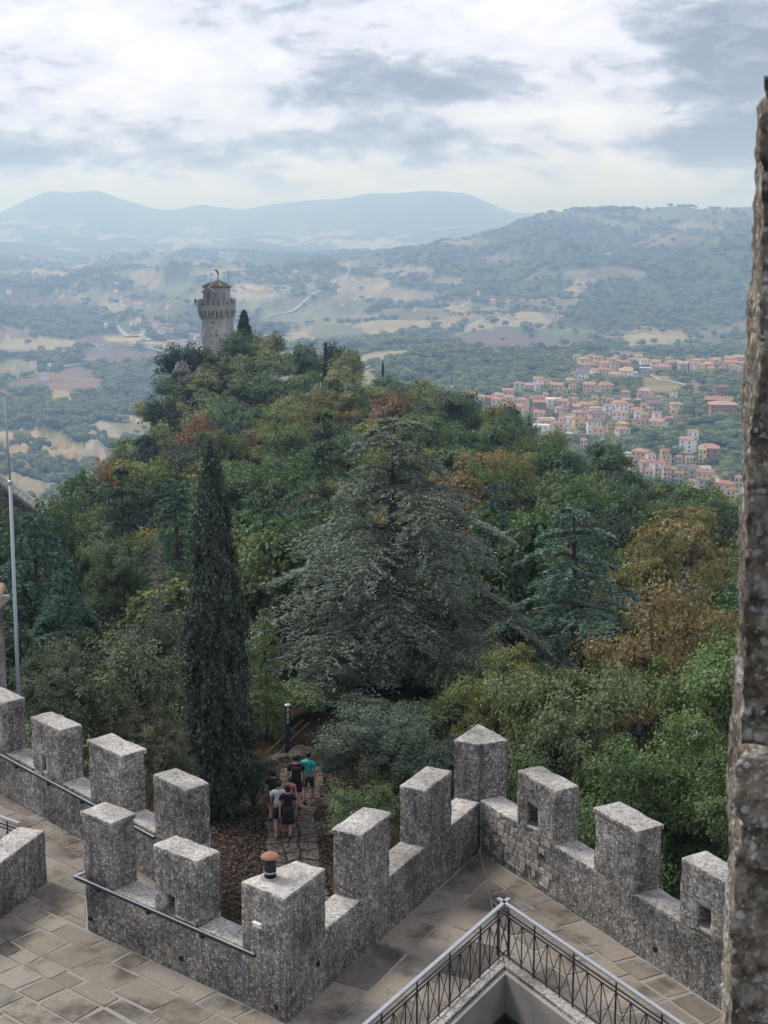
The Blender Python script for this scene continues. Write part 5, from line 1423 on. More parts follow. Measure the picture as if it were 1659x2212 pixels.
# ------------------------------------------------------------------ houses
M_house = mat_simple('house_render', (0.6, 0.55, 0.45), 0.9, 0.10, 0.6, objcol=True)
M_hroof = mat_simple('house_tiles', (0.4, 0.2, 0.12), 0.9, 0.30, 2.2, objcol=True)
M_glass = mat_simple('window_shade', (0.045, 0.05, 0.06), 0.25, 0.2, 3, spec=0.5)
def unit_mesh(name, vs, fs, mat):
    me = bpy.data.meshes.new(name); me.from_pydata(vs, [], fs); me.materials.append(mat); me.update(); return me
BOXF = [(3, 2, 1, 0), (4, 5, 6, 7), (0, 1, 5, 4), (1, 2, 6, 5), (2, 3, 7, 6), (3, 0, 4, 7)]
U_wall = unit_mesh('house_wall', [(x, y, z) for z in (0, 1) for x, y in ((-.5, -.5), (.5, -.5), (.5, .5), (-.5, .5))], BOXF, M_house)
e = 0.56
U_hip = unit_mesh('hip_roof', [(-e, -e, 0), (e, -e, 0), (e, e, 0), (-e, e, 0), (-e, -e, .12), (e, -e, .12), (e, e, .12), (-e, e, .12), (-.22, 0, 1), (.22, 0, 1)],
                  [(3, 2, 1, 0), (0, 1, 5, 4), (1, 2, 6, 5), (2, 3, 7, 6), (3, 0, 4, 7), (4, 5, 9, 8), (5, 6, 9), (6, 7, 8, 9), (7, 4, 8)], M_hroof)
U_gab = unit_mesh('gable_roof', [(-e, -e, 0), (e, -e, 0), (e, e, 0), (-e, e, 0), (-e, -e, .12), (e, -e, .12), (e, e, .12), (-e, e, .12), (-e, 0, 1), (e, 0, 1)],
                  [(3, 2, 1, 0), (0, 1, 5, 4), (1, 2, 6, 9, 5), (2, 3, 7, 6), (3, 0, 4, 8, 7), (4, 5, 9, 8), (6, 7, 8, 9)], M_hroof)
U_flat = unit_mesh('flat_roof', [(x, y, z) for z in (0, 1) for x, y in ((-.52, -.52), (.52, -.52), (.52, .52), (-.52, .52))], BOXF, M_hroof)
U_win = unit_mesh('house_window', [(x, y, z) for z in (-.5, .5) for x, y in ((-.5, -.5), (.5, -.5), (.5, .5), (-.5, .5))], BOXF, M_glass)
U_balc = unit_mesh('house_balcony', [(x, y, z) for z in (-.5, .5) for x, y in ((-.5, -.5), (.5, -.5), (.5, .5), (-.5, .5))], BOXF, M_house)
WALLS = {'c': (0.62, 0.55, 0.42), 'w': (0.78, 0.77, 0.75), 'p': (0.64, 0.50, 0.41), 'y': (0.66, 0.52, 0.27), 'b': (0.36, 0.20, 0.14), 'g': (0.38, 0.37, 0.36), 'n': (0.50, 0.58, 0.50)}
ROOFS = {'t': (0.38, 0.21, 0.145), 'r': (0.30, 0.155, 0.11), 'o': (0.45, 0.265, 0.175), 'd': (0.17, 0.14, 0.125), 'f': (0.58, 0.58, 0.57), 'l': (0.42, 0.30, 0.235)}
WN = {'c': 'cream', 'w': 'white', 'p': 'pink', 'y': 'yellow', 'b': 'brick-brown', 'g': 'grey', 'n': 'pale green'}
RN = {'t': 'terracotta', 'r': 'dark red', 'o': 'orange', 'd': 'grey-brown', 'f': 'flat pale', 'l': 'faded'}
HOUSES = []
def house(px_, py_, wpx, wall='c', roof='t', place='in the town', windows=True, storeys=None, kind=None, asp=None, r0=700.0):
    p = hit_terrain(px_, py_, r0); dist = math.sqrt(p.x ** 2 + p.y ** 2 + (p.z - EYE) ** 2)
    Wd = max(5.0, wpx / F * dist * 0.82); D = Wd * (asp or rng.uniform(0.62, 0.95)); D = min(D, 16)
    st = storeys or rng.choice([2, 2, 3, 3]); Hh = st * 3.0 + 0.6
    yaw = math.atan2(-p.x, p.y) + rng.uniform(-0.5, 0.5)
    kd = kind or ('flat' if roof == 'f' else rng.choice(['hip', 'hip', 'gab']))
    lab = '%s %s-storey house with a %s%s roof %s' % (WN[wall], {2: 'two', 3: 'three', 4: 'four'}[st], RN[roof], {'hip': ' hipped', 'gab': ' gabled', 'flat': ''}[kd], place)
    o = empty('house', p, yaw, label=lab, cat='house', group=lab.replace('house', 'houses'))
    j = rng.uniform(0.88, 1.08)
    mobj('wall', U_wall, o, loc=(0, 0, -3), scale=(Wd, D, Hh + 3), color=tuple(c * j for c in WALLS[wall]) + (1,))
    me = {'hip': U_hip, 'gab': U_gab, 'flat': U_flat}[kd]
    rf = mobj('roof', me, o, loc=(0, 0, Hh - 0.02), scale=(Wd, D, 0.35 if kd == 'flat' else min(2.8, D * 0.24)), color=tuple(c * rng.uniform(.85, 1.12) for c in ROOFS[roof]) + (1,))
    if kd != 'flat' and windows:
        mobj('chimney', U_balc, o, loc=(Wd * rng.uniform(-.3, .3), D * rng.uniform(-.15, .2), Hh + 1.7), scale=(0.8, 0.8, 1.9), color=(0.42, 0.30, 0.24, 1))
    if windows:
        nw = max(2, int(Wd / 3.4))
        for s_ in range(st):
            for k in range(nw):
                if rng.random() < 0.08: continue
                x = (k + 0.5) / nw * Wd - Wd / 2
                mobj('window', U_win, o, loc=(x, -D / 2, s_ * 3.0 + 1.7), scale=(1.15, 0.10, 1.45))
            sd = -1 if p.x > 0 else 1
            for k in range(max(1, int(D / 4.5))):
                y = (k + 0.5) / max(1, int(D / 4.5)) * D - D / 2
                mobj('window', U_win, o, loc=(sd * Wd / 2, y, s_ * 3.0 + 1.7), scale=(0.10, 1.1, 1.4))
            if s_ > 0 and rng.random() < 0.35:
                mobj('balcony', U_balc, o, loc=(Wd * rng.uniform(-.2, .2), -D / 2 - 0.6, s_ * 3.0 + 0.45), scale=(Wd * 0.4, 1.25, 0.95), color=tuple(c * 0.9 for c in WALLS[wall]) + (1,))
    HOUSES.append((p.x, p.y, max(Wd, D) * 0.62)); return o

def zA(a, b): return (2000 + a / 2.074) * .576, (1300 + b / 2.074) * .576
def zB(a, b): return (1600 + a / 1.296) * .576, (1200 + b / 1.296) * .576
def zC(a, b): return a / 1.843 * .576, (900 + b / 1.843) * .576
UP = 'on the town upper terrace'; MIDT = 'in the middle of town'; LOWT = 'at the near edge of town'; ROWT = 'in the long row by the woods'
A = 0.576 / 2.074
for (x, y, w_, wa, ro, pl_) in [
    (340, 130, 90, 'p', 't', UP), (392, 162, 100, 'c', 'o', UP), (440, 142, 80, 'y', 't', UP), (505, 147, 90, 'c', 't', UP), (560, 168, 70, 'c', 'l', UP), (602, 162, 80, 'y', 'o', UP), (660, 160, 90, 'c', 't', UP), (720, 167, 80, 'y', 't', UP), (770, 140, 75, 'w', 'o', UP), (865, 172, 85, 'w', 'o', UP),
    (866, 236, 96, 'g', 'f', UP), (1000, 202, 150, 'p', 't', UP), (1086, 162, 100, 'c', 't', UP), (1160, 197, 90, 'y', 'l', UP), (1252, 198, 100, 'w', 't', UP), (1352, 205, 105, 'y', 'o', UP), (1395, 172, 90, 'c', 't', UP), (1530, 192, 120, 'y', 't', UP), (1592, 142, 130, 'c', 't', UP), (1640, 195, 80, 'p', 't', UP), (640, 130, 70, 'c', 't', UP), (1300, 150, 80, 'c', 'l', UP),
    (495, 228, 110, 'w', 't', UP), (556, 250, 92, 'c', 't', UP), (640, 262, 110, 'w', 'l', UP), (720, 258, 120, 'w', 'l', UP), (782, 252, 60, 'w', 'l', UP), (372, 276, 130, 'w', 'd', MIDT), (290, 308, 90, 'y', 'l', MIDT), (110, 312, 80, 'c', 't', MIDT), (40, 325, 90, 'w', 't', MIDT), (190, 348, 110, 'p', 't', MIDT), (302, 352, 60, 'c', 'r', MIDT), (442, 372, 110, 'p', 't', MIDT), (560, 350, 130, 'c', 't', MIDT),
    (45, 478, 100, 'c', 'r', MIDT), (165, 462, 160, 'w', 'f', MIDT), (222, 505, 120, 'p', 'o', MIDT), (200, 565, 70, 'p', 't', MIDT), (405, 508, 165, 'p', 't', MIDT), (350, 568, 110, 'p', 't', MIDT), (485, 566, 112, 'n', 'o', MIDT), (680, 452, 140, 'g', 'd', MIDT), (590, 525, 110, 'w', 'd', MIDT), (672, 525, 130, 'w', 't', MIDT), (872, 425, 130, 'y', 'l', MIDT), (900, 487, 130, 'g', 'd', MIDT), (1040, 474, 120, 'c', 'd', MIDT), (1112, 506, 110, 'c', 'l', MIDT), (942, 528, 130, 'g', 'd', MIDT), (1440, 470, 230, 'b', 'r', MIDT), (1470, 536, 232, 'b', 'o', MIDT), (1450, 394, 120, 'b', 'd', MIDT),
    (350, 622, 100, 'y', 'r', MIDT), (492, 612, 130, 'p', 'd', MIDT), (100, 622, 150, 'w', 'f', MIDT), (470, 672, 130, 'w', 'd', MIDT), (668, 602, 130, 'w', 't', MIDT), (690, 662, 112, 'y', 'o', MIDT), (802, 552, 110, 'w', 't', MIDT), (822, 640, 130, 'y', 'd', MIDT), (972, 642, 140, 'w', 't', MIDT), (52, 570, 110, 'p', 't', MIDT), (90, 668, 120, 'p', 't', MIDT), (190, 690, 100, 'p', 't', MIDT), (512, 700, 100, 'p', 'r', MIDT), (692, 705, 120, 'c', 't', MIDT), (60, 705, 150, 'w', 'f', MIDT),
    (1240, 758, 100, 'w', 't', LOWT), (1200, 822, 130, 'w', 't', LOWT), (1362, 856, 172, 'b', 't', LOWT), (390, 822, 60, 'p', 't', LOWT), (832, 920, 140, 'p', 't', LOWT), (882, 972, 130, 'p', 't', LOWT), (962, 1010, 110, 'w', 't', LOWT), (730, 900, 80, 'g', 'f', LOWT), (1062, 1022, 110, 'p', 't', LOWT), (1160, 1008, 110, 'y', 'd', LOWT), (1238, 1008, 90, 'w', 'd', LOWT), (1262, 1068, 120, 'g', 'd', LOWT), (1342, 1090, 150, 'y', 'r', LOWT), (1242, 1120, 90, 'p', 't', LOWT), (1342, 1150, 100, 'g', 'd', LOWT), (1490, 1180, 150, 'p', 'r', LOWT), (1600, 1130, 80, 'c', 't', LOWT), (1612, 1190, 70, 'w', 'd', LOWT), (1540, 1230, 90, 'p', 'r', LOWT)]:
    house(*zA(x, y), w_ * A, wa, ro, pl_)
B = 0.576 / 1.296
for (x, y, w_, wa, ro) in [(205, 412, 70, 'c', 'o'), (262, 408, 62, 'p', 't'), (312, 412, 55, 'b', 't'), (346, 396, 60, 'w', 'l'), (396, 376, 62, 'p', 't'), (450, 358, 62, 'c', 't'), (497, 350, 60, 'c', 'l'), (545, 344, 50, 'w', 'l'), (586, 336, 50, 'y', 't'), (380, 452, 80, 'p', 't'), (432, 474, 90, 'c', 't'), (462, 440, 70, 'p', 't'), (550, 436, 70, 'b', 't'), (400, 425, 60, 'p', 'l'), (340, 440, 60, 'c', 't'), (500, 405, 60, 'g', 'd')]:
    house(*zB(x, y), w_ * B, wa, ro, ROWT)
# infill between the listed houses
for k in range(190):
    x, y = rng.choice([(rng.uniform(320, 820), rng.uniform(120, 260)), (rng.uniform(930, 1640), rng.uniform(140, 215)), (rng.uniform(0, 760), rng.uniform(440, 700)), (rng.uniform(640, 1130), rng.uniform(430, 640)), (rng.uniform(720, 1320), rng.uniform(890, 1100))])
    p = hit_terrain(*zA(x, y))
    if any(math.hypot(p.x - q[0], p.y - q[1]) < q[2] + 4.5 for q in HOUSES): continue
    house(*zA(x, y), rng.uniform(46, 80) * A, rng.choice('cwpyyg'), rng.choice('tttold'), UP if y < 280 else (LOWT if y > 800 else MIDT))
# villages and farms out in the valley
VL = 'in the valley village'; FM = 'among the far fields'; HM = 'in the far hillside hamlet'
C_ = 0.576 / 1.843
for (x, y, w_, wa, ro, pl_) in [(645, 872, 60, 'p', 't', FM), (62, 380, 42, 'w', 'f', FM), (185, 655, 60, 'w', 'd', FM), (150, 650, 40, 'g', 'd', FM), (460, 607, 40, 'w', 'd', FM), (800, 252, 50, 'p', 't', FM), (665, 272, 50, 'p', 'd', FM), (820, 290, 36, 'g', 'd', FM),
    (880, 432, 60, 'p', 't', VL), (960, 472, 80, 'w', 't', VL), (1030, 465, 46, 'w', 'd', VL), (915, 455, 50, 'p', 't', VL), (840, 415, 50, 'p', 't', VL), (890, 395, 40, 'p', 't', VL), (930, 595, 70, 'w', 't', VL), (960, 570, 50, 'w', 'd', VL), (985, 542, 40, 'g', 'd', VL), (1075, 632, 60, 'p', 't', VL), (1130, 645, 60, 'p', 't', VL), (1180, 640, 50, 'c', 't', VL), (1110, 662, 50, 'w', 't', VL), (1272, 622, 100, 'p', 'd', VL), (1320, 682, 60, 'p', 't', VL), (1360, 690, 50, 'w', 't', VL), (1180, 722, 60, 'w', 't', VL), (1220, 730, 50, 'w', 't', VL), (1275, 735, 60, 'w', 't', VL), (1160, 745, 40, 'p', 't', VL), (830, 562, 40, 'g', 'd', VL), (742, 602, 50, 'w', 'd', VL), (1000, 645, 50, 'w', 't', VL), (690, 735, 80, 'w', 'd', FM), (1035, 748, 80, 'w', 'f', FM),
    (120, 902, 50, 'p', 't', FM), (160, 897, 50, 'p', 't', FM), (230, 890, 60, 'w', 't', FM), (340, 900, 40, 'w', 'f', FM), (20, 945, 40, 'p', 't', FM), (60, 928, 50, 'p', 't', FM), (312, 972, 60, 'w', 't', FM), (30, 965, 50, 'w', 't', FM), (1525, 100, 50, 'w', 't', FM)]:
    house(*zC(x, y), w_ * C_ * 0.9, wa, ro, pl_, windows=w_ * C_ > 17)
for (x, y, w_) in [(955, 656, 12), (965, 661, 20), (985, 658, 14), (1000, 662, 12), (1063, 655, 16), (1075, 660, 12), (1090, 652, 14), (1103, 657, 14), (1115, 650, 10), (1128, 656, 16), (1140, 661, 16), (1150, 655, 10), (1190, 688, 26), (1210, 691, 20), (1072, 662, 10), (905, 585, 9), (930, 598, 9), (1250, 606, 8), (990, 630, 10)]:
    house(x, y, w_, rng.choice('wwcpg'), rng.choice('ttdl'), HM, windows=False, storeys=2)

# lone farmhouses
for k in range(46):
    x, y = rng.uniform(0, 1150), rng.uniform(575, 735)
    if 400 < x < 560 and y > 620: continue
    house(x, y, rng.uniform(6.5, 11), rng.choice('wwcp'), rng.choice('ttld'), FM, windows=False, storeys=2)
# roads
M_road = mat_simple('pale_road', (0.34, 0.33, 0.31), 0.95, 0.12, 0.05)
def road(pxs, width, lift=0.6):
    ps = [hit_terrain(*p) for p in pxs]; dense = []
    for a, b in zip(ps[:-1], ps[1:]):
        for k in range(10): dense.append(a.lerp(b, k / 10))
    dense.append(ps[-1]); pts_ = [Vector((p.x, p.y, float(terrain_z(p.x, p.y)) + lift)) for p in dense]
    for _ in range(3): pts_ = [pts_[0]] + [(pts_[i - 1] + pts_[i] * 2 + pts_[i + 1]) / 4 for i in range(1, len(pts_) - 1)] + [pts_[-1]]
    mb = MB(); vs = []
    for i, p in enumerate(pts_):
        t = (pts_[min(i + 1, len(pts_) - 1)] - pts_[max(i - 1, 0)]); n = Vector((-t.y, t.x, 0)).normalized() * width / 2
        vs += [p - n, p + n]
    mb.add(vs, [(2 * i, 2 * i + 1, 2 * i + 3, 2 * i + 2) for i in range(len(pts_) - 1)])
    mb.obj('road', M_road, kind='structure')
    return [(p.x, p.y) for p in pts_]
RPT = []
RPT += road([zA(290, 545), zA(245, 575), zA(225, 620), zA(245, 660), zA(275, 690)], 9)
RPT += road([zA(915, 225), zA(985, 265), zA(1090, 275), zA(1190, 305), zA(1230, 340)], 5)
RPT += road([zA(1330, 930), zA(1345, 970), zA(1400, 1040), zA(1520, 1130)], 8)
RPT += road([zC(380, 778), zC(450, 765), zC(560, 772), zC(700, 748), zC(880, 735), zC(980, 750), zC(1120, 775)], 9, 1.0)
RPT += road([zC(270, 885), zC(420, 880), zC(560, 860), zC(760, 850), zC(900, 832)], 8, 1.0)
RPT += road([zC(790, 560), zC(815, 600), zC(850, 640), zC(930, 665), zC(1030, 700)], 11, 1.0)
RPT += road([zC(780, 400), zC(830, 440), zC(860, 470)], 9, 1.0)
RPT += road([zC(1050, 555), zC(1150, 552), zC(1320, 545)], 8, 1.0)
RPT += road([(560 + 8, 700 - 10), (655, 655), (690, 630), (720, 612), (752, 590), (760, 585)], 9, 1.5)

# trees of the valley: one object per wood, repeating a built tree
def valley_wood():
    rg = np.random.default_rng(5); P, S = [], []
    for (r0, r1, sp, w0, w1) in ((650, 2000, 8.0, 7, 11), (2000, 3300, 13.5, 9, 15), (3300, 5000, 20, 11, 18), (5000, 6700, 27, 12, 20)):
        n = int(0.5 * 0.62 * (r1 ** 2 - r0 ** 2) / sp ** 2)
        a = rg.uniform(-0.31, 0.31, n); r = np.sqrt(rg.uniform(r0 ** 2, r1 ** 2, n)); x, y = r * np.sin(a), r * np.cos(a); z = terrain_z(x, y)
        _, forest, hedge, inplot = land_at(x, y, z)
        gap = fbm(x / 60, y / 60, 3, 91)
        keep = ((forest > 0.5) & (gap < 0.66)) | ((hedge > 0.5) & (rg.random(n) < 0.6)) | ((forest < 0.5) & (rg.random(n) < np.where(inplot, 0.004, np.where(fbm(x / 90, y / 90, 3, 55) > 0.60, 0.30, 0.015))))
        X, Y = to_px(x, y, z)
        townzone = (X > 980) & (Y > 770) & (r < 1900)
        keep |= townzone & ~inplot & (rg.random(n) < 0.62)
        for (hx_, hy_, hr) in HOUSES: keep &= (x - hx_) ** 2 + (y - hy_) ** 2 > (hr + w0 * 0.30) ** 2
        for (hx_, hy_, hr) in HOUSES:   # keep the view of each front open
            d = math.hypot(hx_, hy_)
            if d > 2000: continue
            ux, uy = hx_ / d, hy_ / d; al = d - (x * ux + y * uy); ac = np.abs(-x * uy + y * ux)
            keep &= ~((al > 0) & (al < 22) & (ac < hr * 1.05) & (r < 2000))
        rp = np.array(RPT)
        for i in range(0, len(rp), 2): keep &= (x - rp[i, 0]) ** 2 + (y - rp[i, 1]) ** 2 > (7 + w0 * 0.4) ** 2
        x, y, z = x[keep], y[keep], z[keep]; n = len(x)
        wd = rg.uniform(w0, w1, n); hh = np.minimum(wd * rg.uniform(0.75, 1.15, n), 13)
        hh = np.where(townzone[keep], hh * 0.72, hh)
        P.append(np.stack([x, y, z - 0.4], -1)); S.append(np.stack([wd, wd, hh], -1))
    return np.concatenate(P), np.concatenate(S), rg
VP, VS, rgv = valley_wood()
print('valley trees', len(VP))
for i, kd in enumerate(FARK):
    k = [0, 1, 2][i]
    idx = np.arange(len(VP))[i::3]
    q = idx[np.argmin(np.abs(np.hypot(VP[idx, 0], VP[idx, 1]) - 1000))]
    t = plant(kd, 'valley_tree', tuple(VP[q]), VS[q][2], VS[q][0], (0.06, 0.08, 0.03, 2), 0.0, ['leafy tree in the town woods near the spur', 'rounded tree at the near edge of the town woods', 'green tree standing in the woods in front of the town'][i])
    cr = [c for c in t.children if c.name.startswith('crown')][0]
    idx = idx[idx != q]
    scatter('valley_wood', VP[idx], VS[idx], rgv.random(len(idx)) * 6.28, cr, ['woods, hedgerows and garden trees of the valley, leafy kind', 'woods, hedgerows and garden trees of the valley, rounded kind', 'woods, hedgerows and garden trees of the valley, dense kind'][i], 'wood')
# dark conifers standing out in the town
for (x, y, h_) in [(590, 125, 60), (280, 385, 55), (1048, 425, 60), (765, 210, 40), (412, 470, 50), (1215, 560, 60), (1250, 575, 70), (1285, 580, 60), (1100, 560, 60)]:
    p = hit_terrain(*zA(x, y)); d = math.hypot(p.x, p.y); H = h_ * A / F * d
    plant(CYPS, 'cypress_tree', (p.x, p.y, p.z - 0.5), H, H * 0.33 / 0.2, (0.022, 0.036, 0.026, 2), rng.random() * 6, 'dark pointed conifer standing among the houses of the town', 'pointed conifers among the town houses')
# mast on the slope
p = hit_terrain(975, 852); mast = empty('radio_mast', (p.x, p.y, p.z), label='thin radio mast on the wooded slope before the town', cat='mast')
d = math.hypot(p.x, p.y); Hm = 48 / F * d
MB().tube([(0, 0, 0), (0, 0, Hm)], [0.9, 0.3], 5).obj('pole', M_iron, mast)
MB().box((0, -0.3, Hm * 0.35), (2.6, 1.2, 2.4)).obj('antenna_dish', M_white, mast)

# ------------------------------------------------------------------ path, lamp, litter, people
M_flag = mat_simple('path_stone', (0.115, 0.10, 0.083), 0.95, 0.4, 4, bmp=0.4)
path = mobj('path', MB().box((0, 0, -50), (0.1, 0.1, 0.1)).mesh('path', M_ground), kind='structure')
ctr = [Vector((p.x, p.y, 0)) for p in PATHP]
def along(t):
    n = len(ctr) - 1; f = min(max(t * n, 0), n - 1e-4); i = int(f); return ctr[i].lerp(ctr[i + 1], f - i), (ctr[i + 1] - ctr[i]).normalized()
tot = sum((b - a).length for a, b in zip(ctr[:-1], ctr[1:]))
nrow = int(tot / 0.52); bedv = []
for i in range(nrow + 1):
    c, d = along(i / nrow); n = Vector((-d.y, d.x, 0)); wd = 0.85
    for s in (-wd, wd):
        q = c + n * s; bedv.append((q.x, q.y, hz1(q.x, q.y) + 0.012))
pm_ = bpy.data.meshes.new('path'); pm_.from_pydata(bedv, [], [(2 * i, 2 * i + 2, 2 * i + 3, 2 * i + 1) for i in range(nrow)]); pm_.materials.append(M_ground); path.data = pm_
gridp = {}
for i in range(nrow + 1):
    c, d = along(i / nrow); n = Vector((-d.y, d.x, 0))
    for k in range(4):
        o_ = -0.8 + 1.6 * k / 3 + (rng.uniform(-.12, .12) if 0 < k < 3 else rng.uniform(-.08, .08)); q = c + n * o_ + d * rng.uniform(-.14, .14); gridp[i, k] = (q.x, q.y)
for i in range(nrow):
    for k in range(3):
        qd = [gridp[i, k], gridp[i + 1, k], gridp[i + 1, k + 1], gridp[i, k + 1]]; q = inset(qd, rng.uniform(0.015, 0.035))
        if not q or len(q) < 3: continue
        cxm = sum(p[0] for p in q) / len(q); cym = sum(p[1] for p in q) / len(q); z = hz1(cxm, cym); m_ = len(q)
        lo = [(p[0] - cxm, p[1] - cym, -0.03) for p in q]; hi = [((p[0] - cxm) * .95, (p[1] - cym) * .95, 0.05 + rng.uniform(-.01, .015)) for p in q]
        me = bpy.data.meshes.new('path_stone'); me.from_pydata(lo + hi, [], [tuple(range(m_, 2 * m_))] + [(a, (a + 1) % m_, m_ + (a + 1) % m_, m_ + a) for a in range(m_)]); me.materials.append(M_flag)
        mobj('path_stone', me, path, loc=(cxm, cym, z))
# fallen leaves either side
rl = np.random.default_rng(12); n = 17000
t = rl.random(n); C = np.array([along(q)[0] for q in np.linspace(0, 1, 200)])[(t * 199).astype(int)]
X = C[:, 0] + rl.normal(size=n) * 2.0 - 0.6; Y = C[:, 1] + rl.normal(size=n) * 1.5; Z = hill_z(X, Y) + 0.03 + rl.random(n) * 0.04
v, f = cards(np.stack([X, Y, Z], -1), rl.normal(size=(n, 3)) * 0.35 + np.array([0, 0, 1.0]), 0.048, rl)
M_litter = mat_leaf('fallen_leaves', 0.05)
lo = mobj('leaf_litter', np_mesh('leaf_litter', v, [f], M_litter, tint=np.repeat(rl.random(n), 4)), color=(0.045, 0.030, 0.022, 2.0), kind='stuff', label='reddish-brown fallen leaves beside the path', cat='leaves')

lb_ = hit_hill(623, 1627); dl = math.sqrt(lb_.x ** 2 + lb_.y ** 2 + (lb_.z - EYE) ** 2); HL = 104 / F * dl * 1.03
lamp = empty('path_lamp', lb_, label='square black iron lamp post with an open lantern head beside the path', cat='lamp post')
MB().box((0, 0, HL * 0.30), (0.15, 0.15, HL * 0.6)).obj('post', M_iron, lamp)
for sx in (-1, 1):
    for sy in (-1, 1): MB().box((sx * 0.075, sy * 0.075, HL * 0.79), (0.025, 0.025, HL * 0.40)).obj('lantern_bar', M_iron, lamp)
for h in (0.62, 0.72, 0.86): MB().box((0, 0, HL * h), (0.17, 0.17, 0.02)).obj('lantern_ring', M_iron, lamp)
MB().lathe([(0.10, HL * 0.985), (0.12, HL), (0.08, HL + 0.03), (0.01, HL + 0.035)], 12).obj('cap', M_railtop, lamp)
MB().lathe([(0.03, HL * 0.62), (0.03, HL * 0.95)], 8).obj('lamp_tube', mat_simple('milk_glass', (0.5, 0.5, 0.48), 0.3, 0.05, 3), lamp)
for (a, b, rad, lab) in (((575, 1632), (655, 1555), 0.05, 'thin fallen trunk leaning past the lamp post'), ((592, 1640), (668, 1560), 0.045, 'second thin fallen trunk beside the lamp post'), ((690, 1610), (740, 1582), 0.07, 'short fallen log under the holm oak')):
    p, q = hit_hill(*a), at_range(*b, math.hypot(lb_.x, lb_.y) + 1.5)
    mid_ = p.lerp(q, 0.5) + Vector((0.05, 0, 0.12)); MB().tube([Vector((0, 0, 0)), mid_ - p, q - p], [rad, rad * .85, rad * .6], 7).obj('fallen_log', M_trunk, loc=p, label=lab, cat='log')
for k, (a, w_) in enumerate((((607, 1640), 0.35), ((655, 1633), 0.55), ((700, 1740), 0.45))):
    p = hit_hill(*a); bm = bmesh.new(); bmesh.ops.create_icosphere(bm, subdivisions=3, radius=1)
    for vv in bm.verts: vv.co = vv.co * (1 + mnoise.noise(vv.co * 1.7 + Vector((k * 5, 0, 0))) * .4); vv.co.z *= 0.55
    me = bpy.data.meshes.new('boulder'); bm.to_mesh(me); bm.free(); me.materials.append(M_trunk)
    mobj('boulder', me, loc=p, scale=(w_, w_, w_), label=['flat dark stone at the foot of the lamp post', 'dark rounded boulder on the path behind the lamp post', 'dark boulder beside the walker in teal'][k], cat='rock')

# people
def skin_mesh(name, joints, edges, mat, root=0, sub=1):
    bm = bmesh.new(); ly = bm.verts.layers.skin.verify(); vs = []
    for i, (p, r_) in enumerate(joints):
        v = bm.verts.new(p); rr2 = r_ if hasattr(r_, '__len__') else (r_, r_); v[ly].radius = rr2; v[ly].use_root = (i == root); vs.append(v)
    for a, b in edges: bm.edges.new((vs[a], vs[b]))
    me = bpy.data.meshes.new(name); bm.to_mesh(me); bm.free(); me.materials.append(mat)
    o = bpy.data.objects.new(name, me); COL.objects.link(o)
    sk = o.modifiers.new('skin', 'SKIN'); sk.use_smooth_shade = True
    sb = o.modifiers.new('sub', 'SUBSURF'); sb.levels = sub; sb.render_levels = sub
    return o
def pmat(name, c, rough=0.85): return mat_simple(name, c, rough, 0.15, 9)
M_skin = pmat('skin', (0.42, 0.26, 0.19), 0.6); M_hair = pmat('dark_hair', (0.018, 0.014, 0.012), 0.5)
CLOTH = {k: pmat('cloth_' + k, c) for k, c in dict(white=(0.62, 0.64, 0.68), black=(0.016, 0.016, 0.018), teal=(0.03, 0.42, 0.40), navy=(0.03, 0.035, 0.05), beige=(0.42, 0.34, 0.26), pink=(0.55, 0.22, 0.25), shoe=(0.5, 0.5, 0.5)).items()}
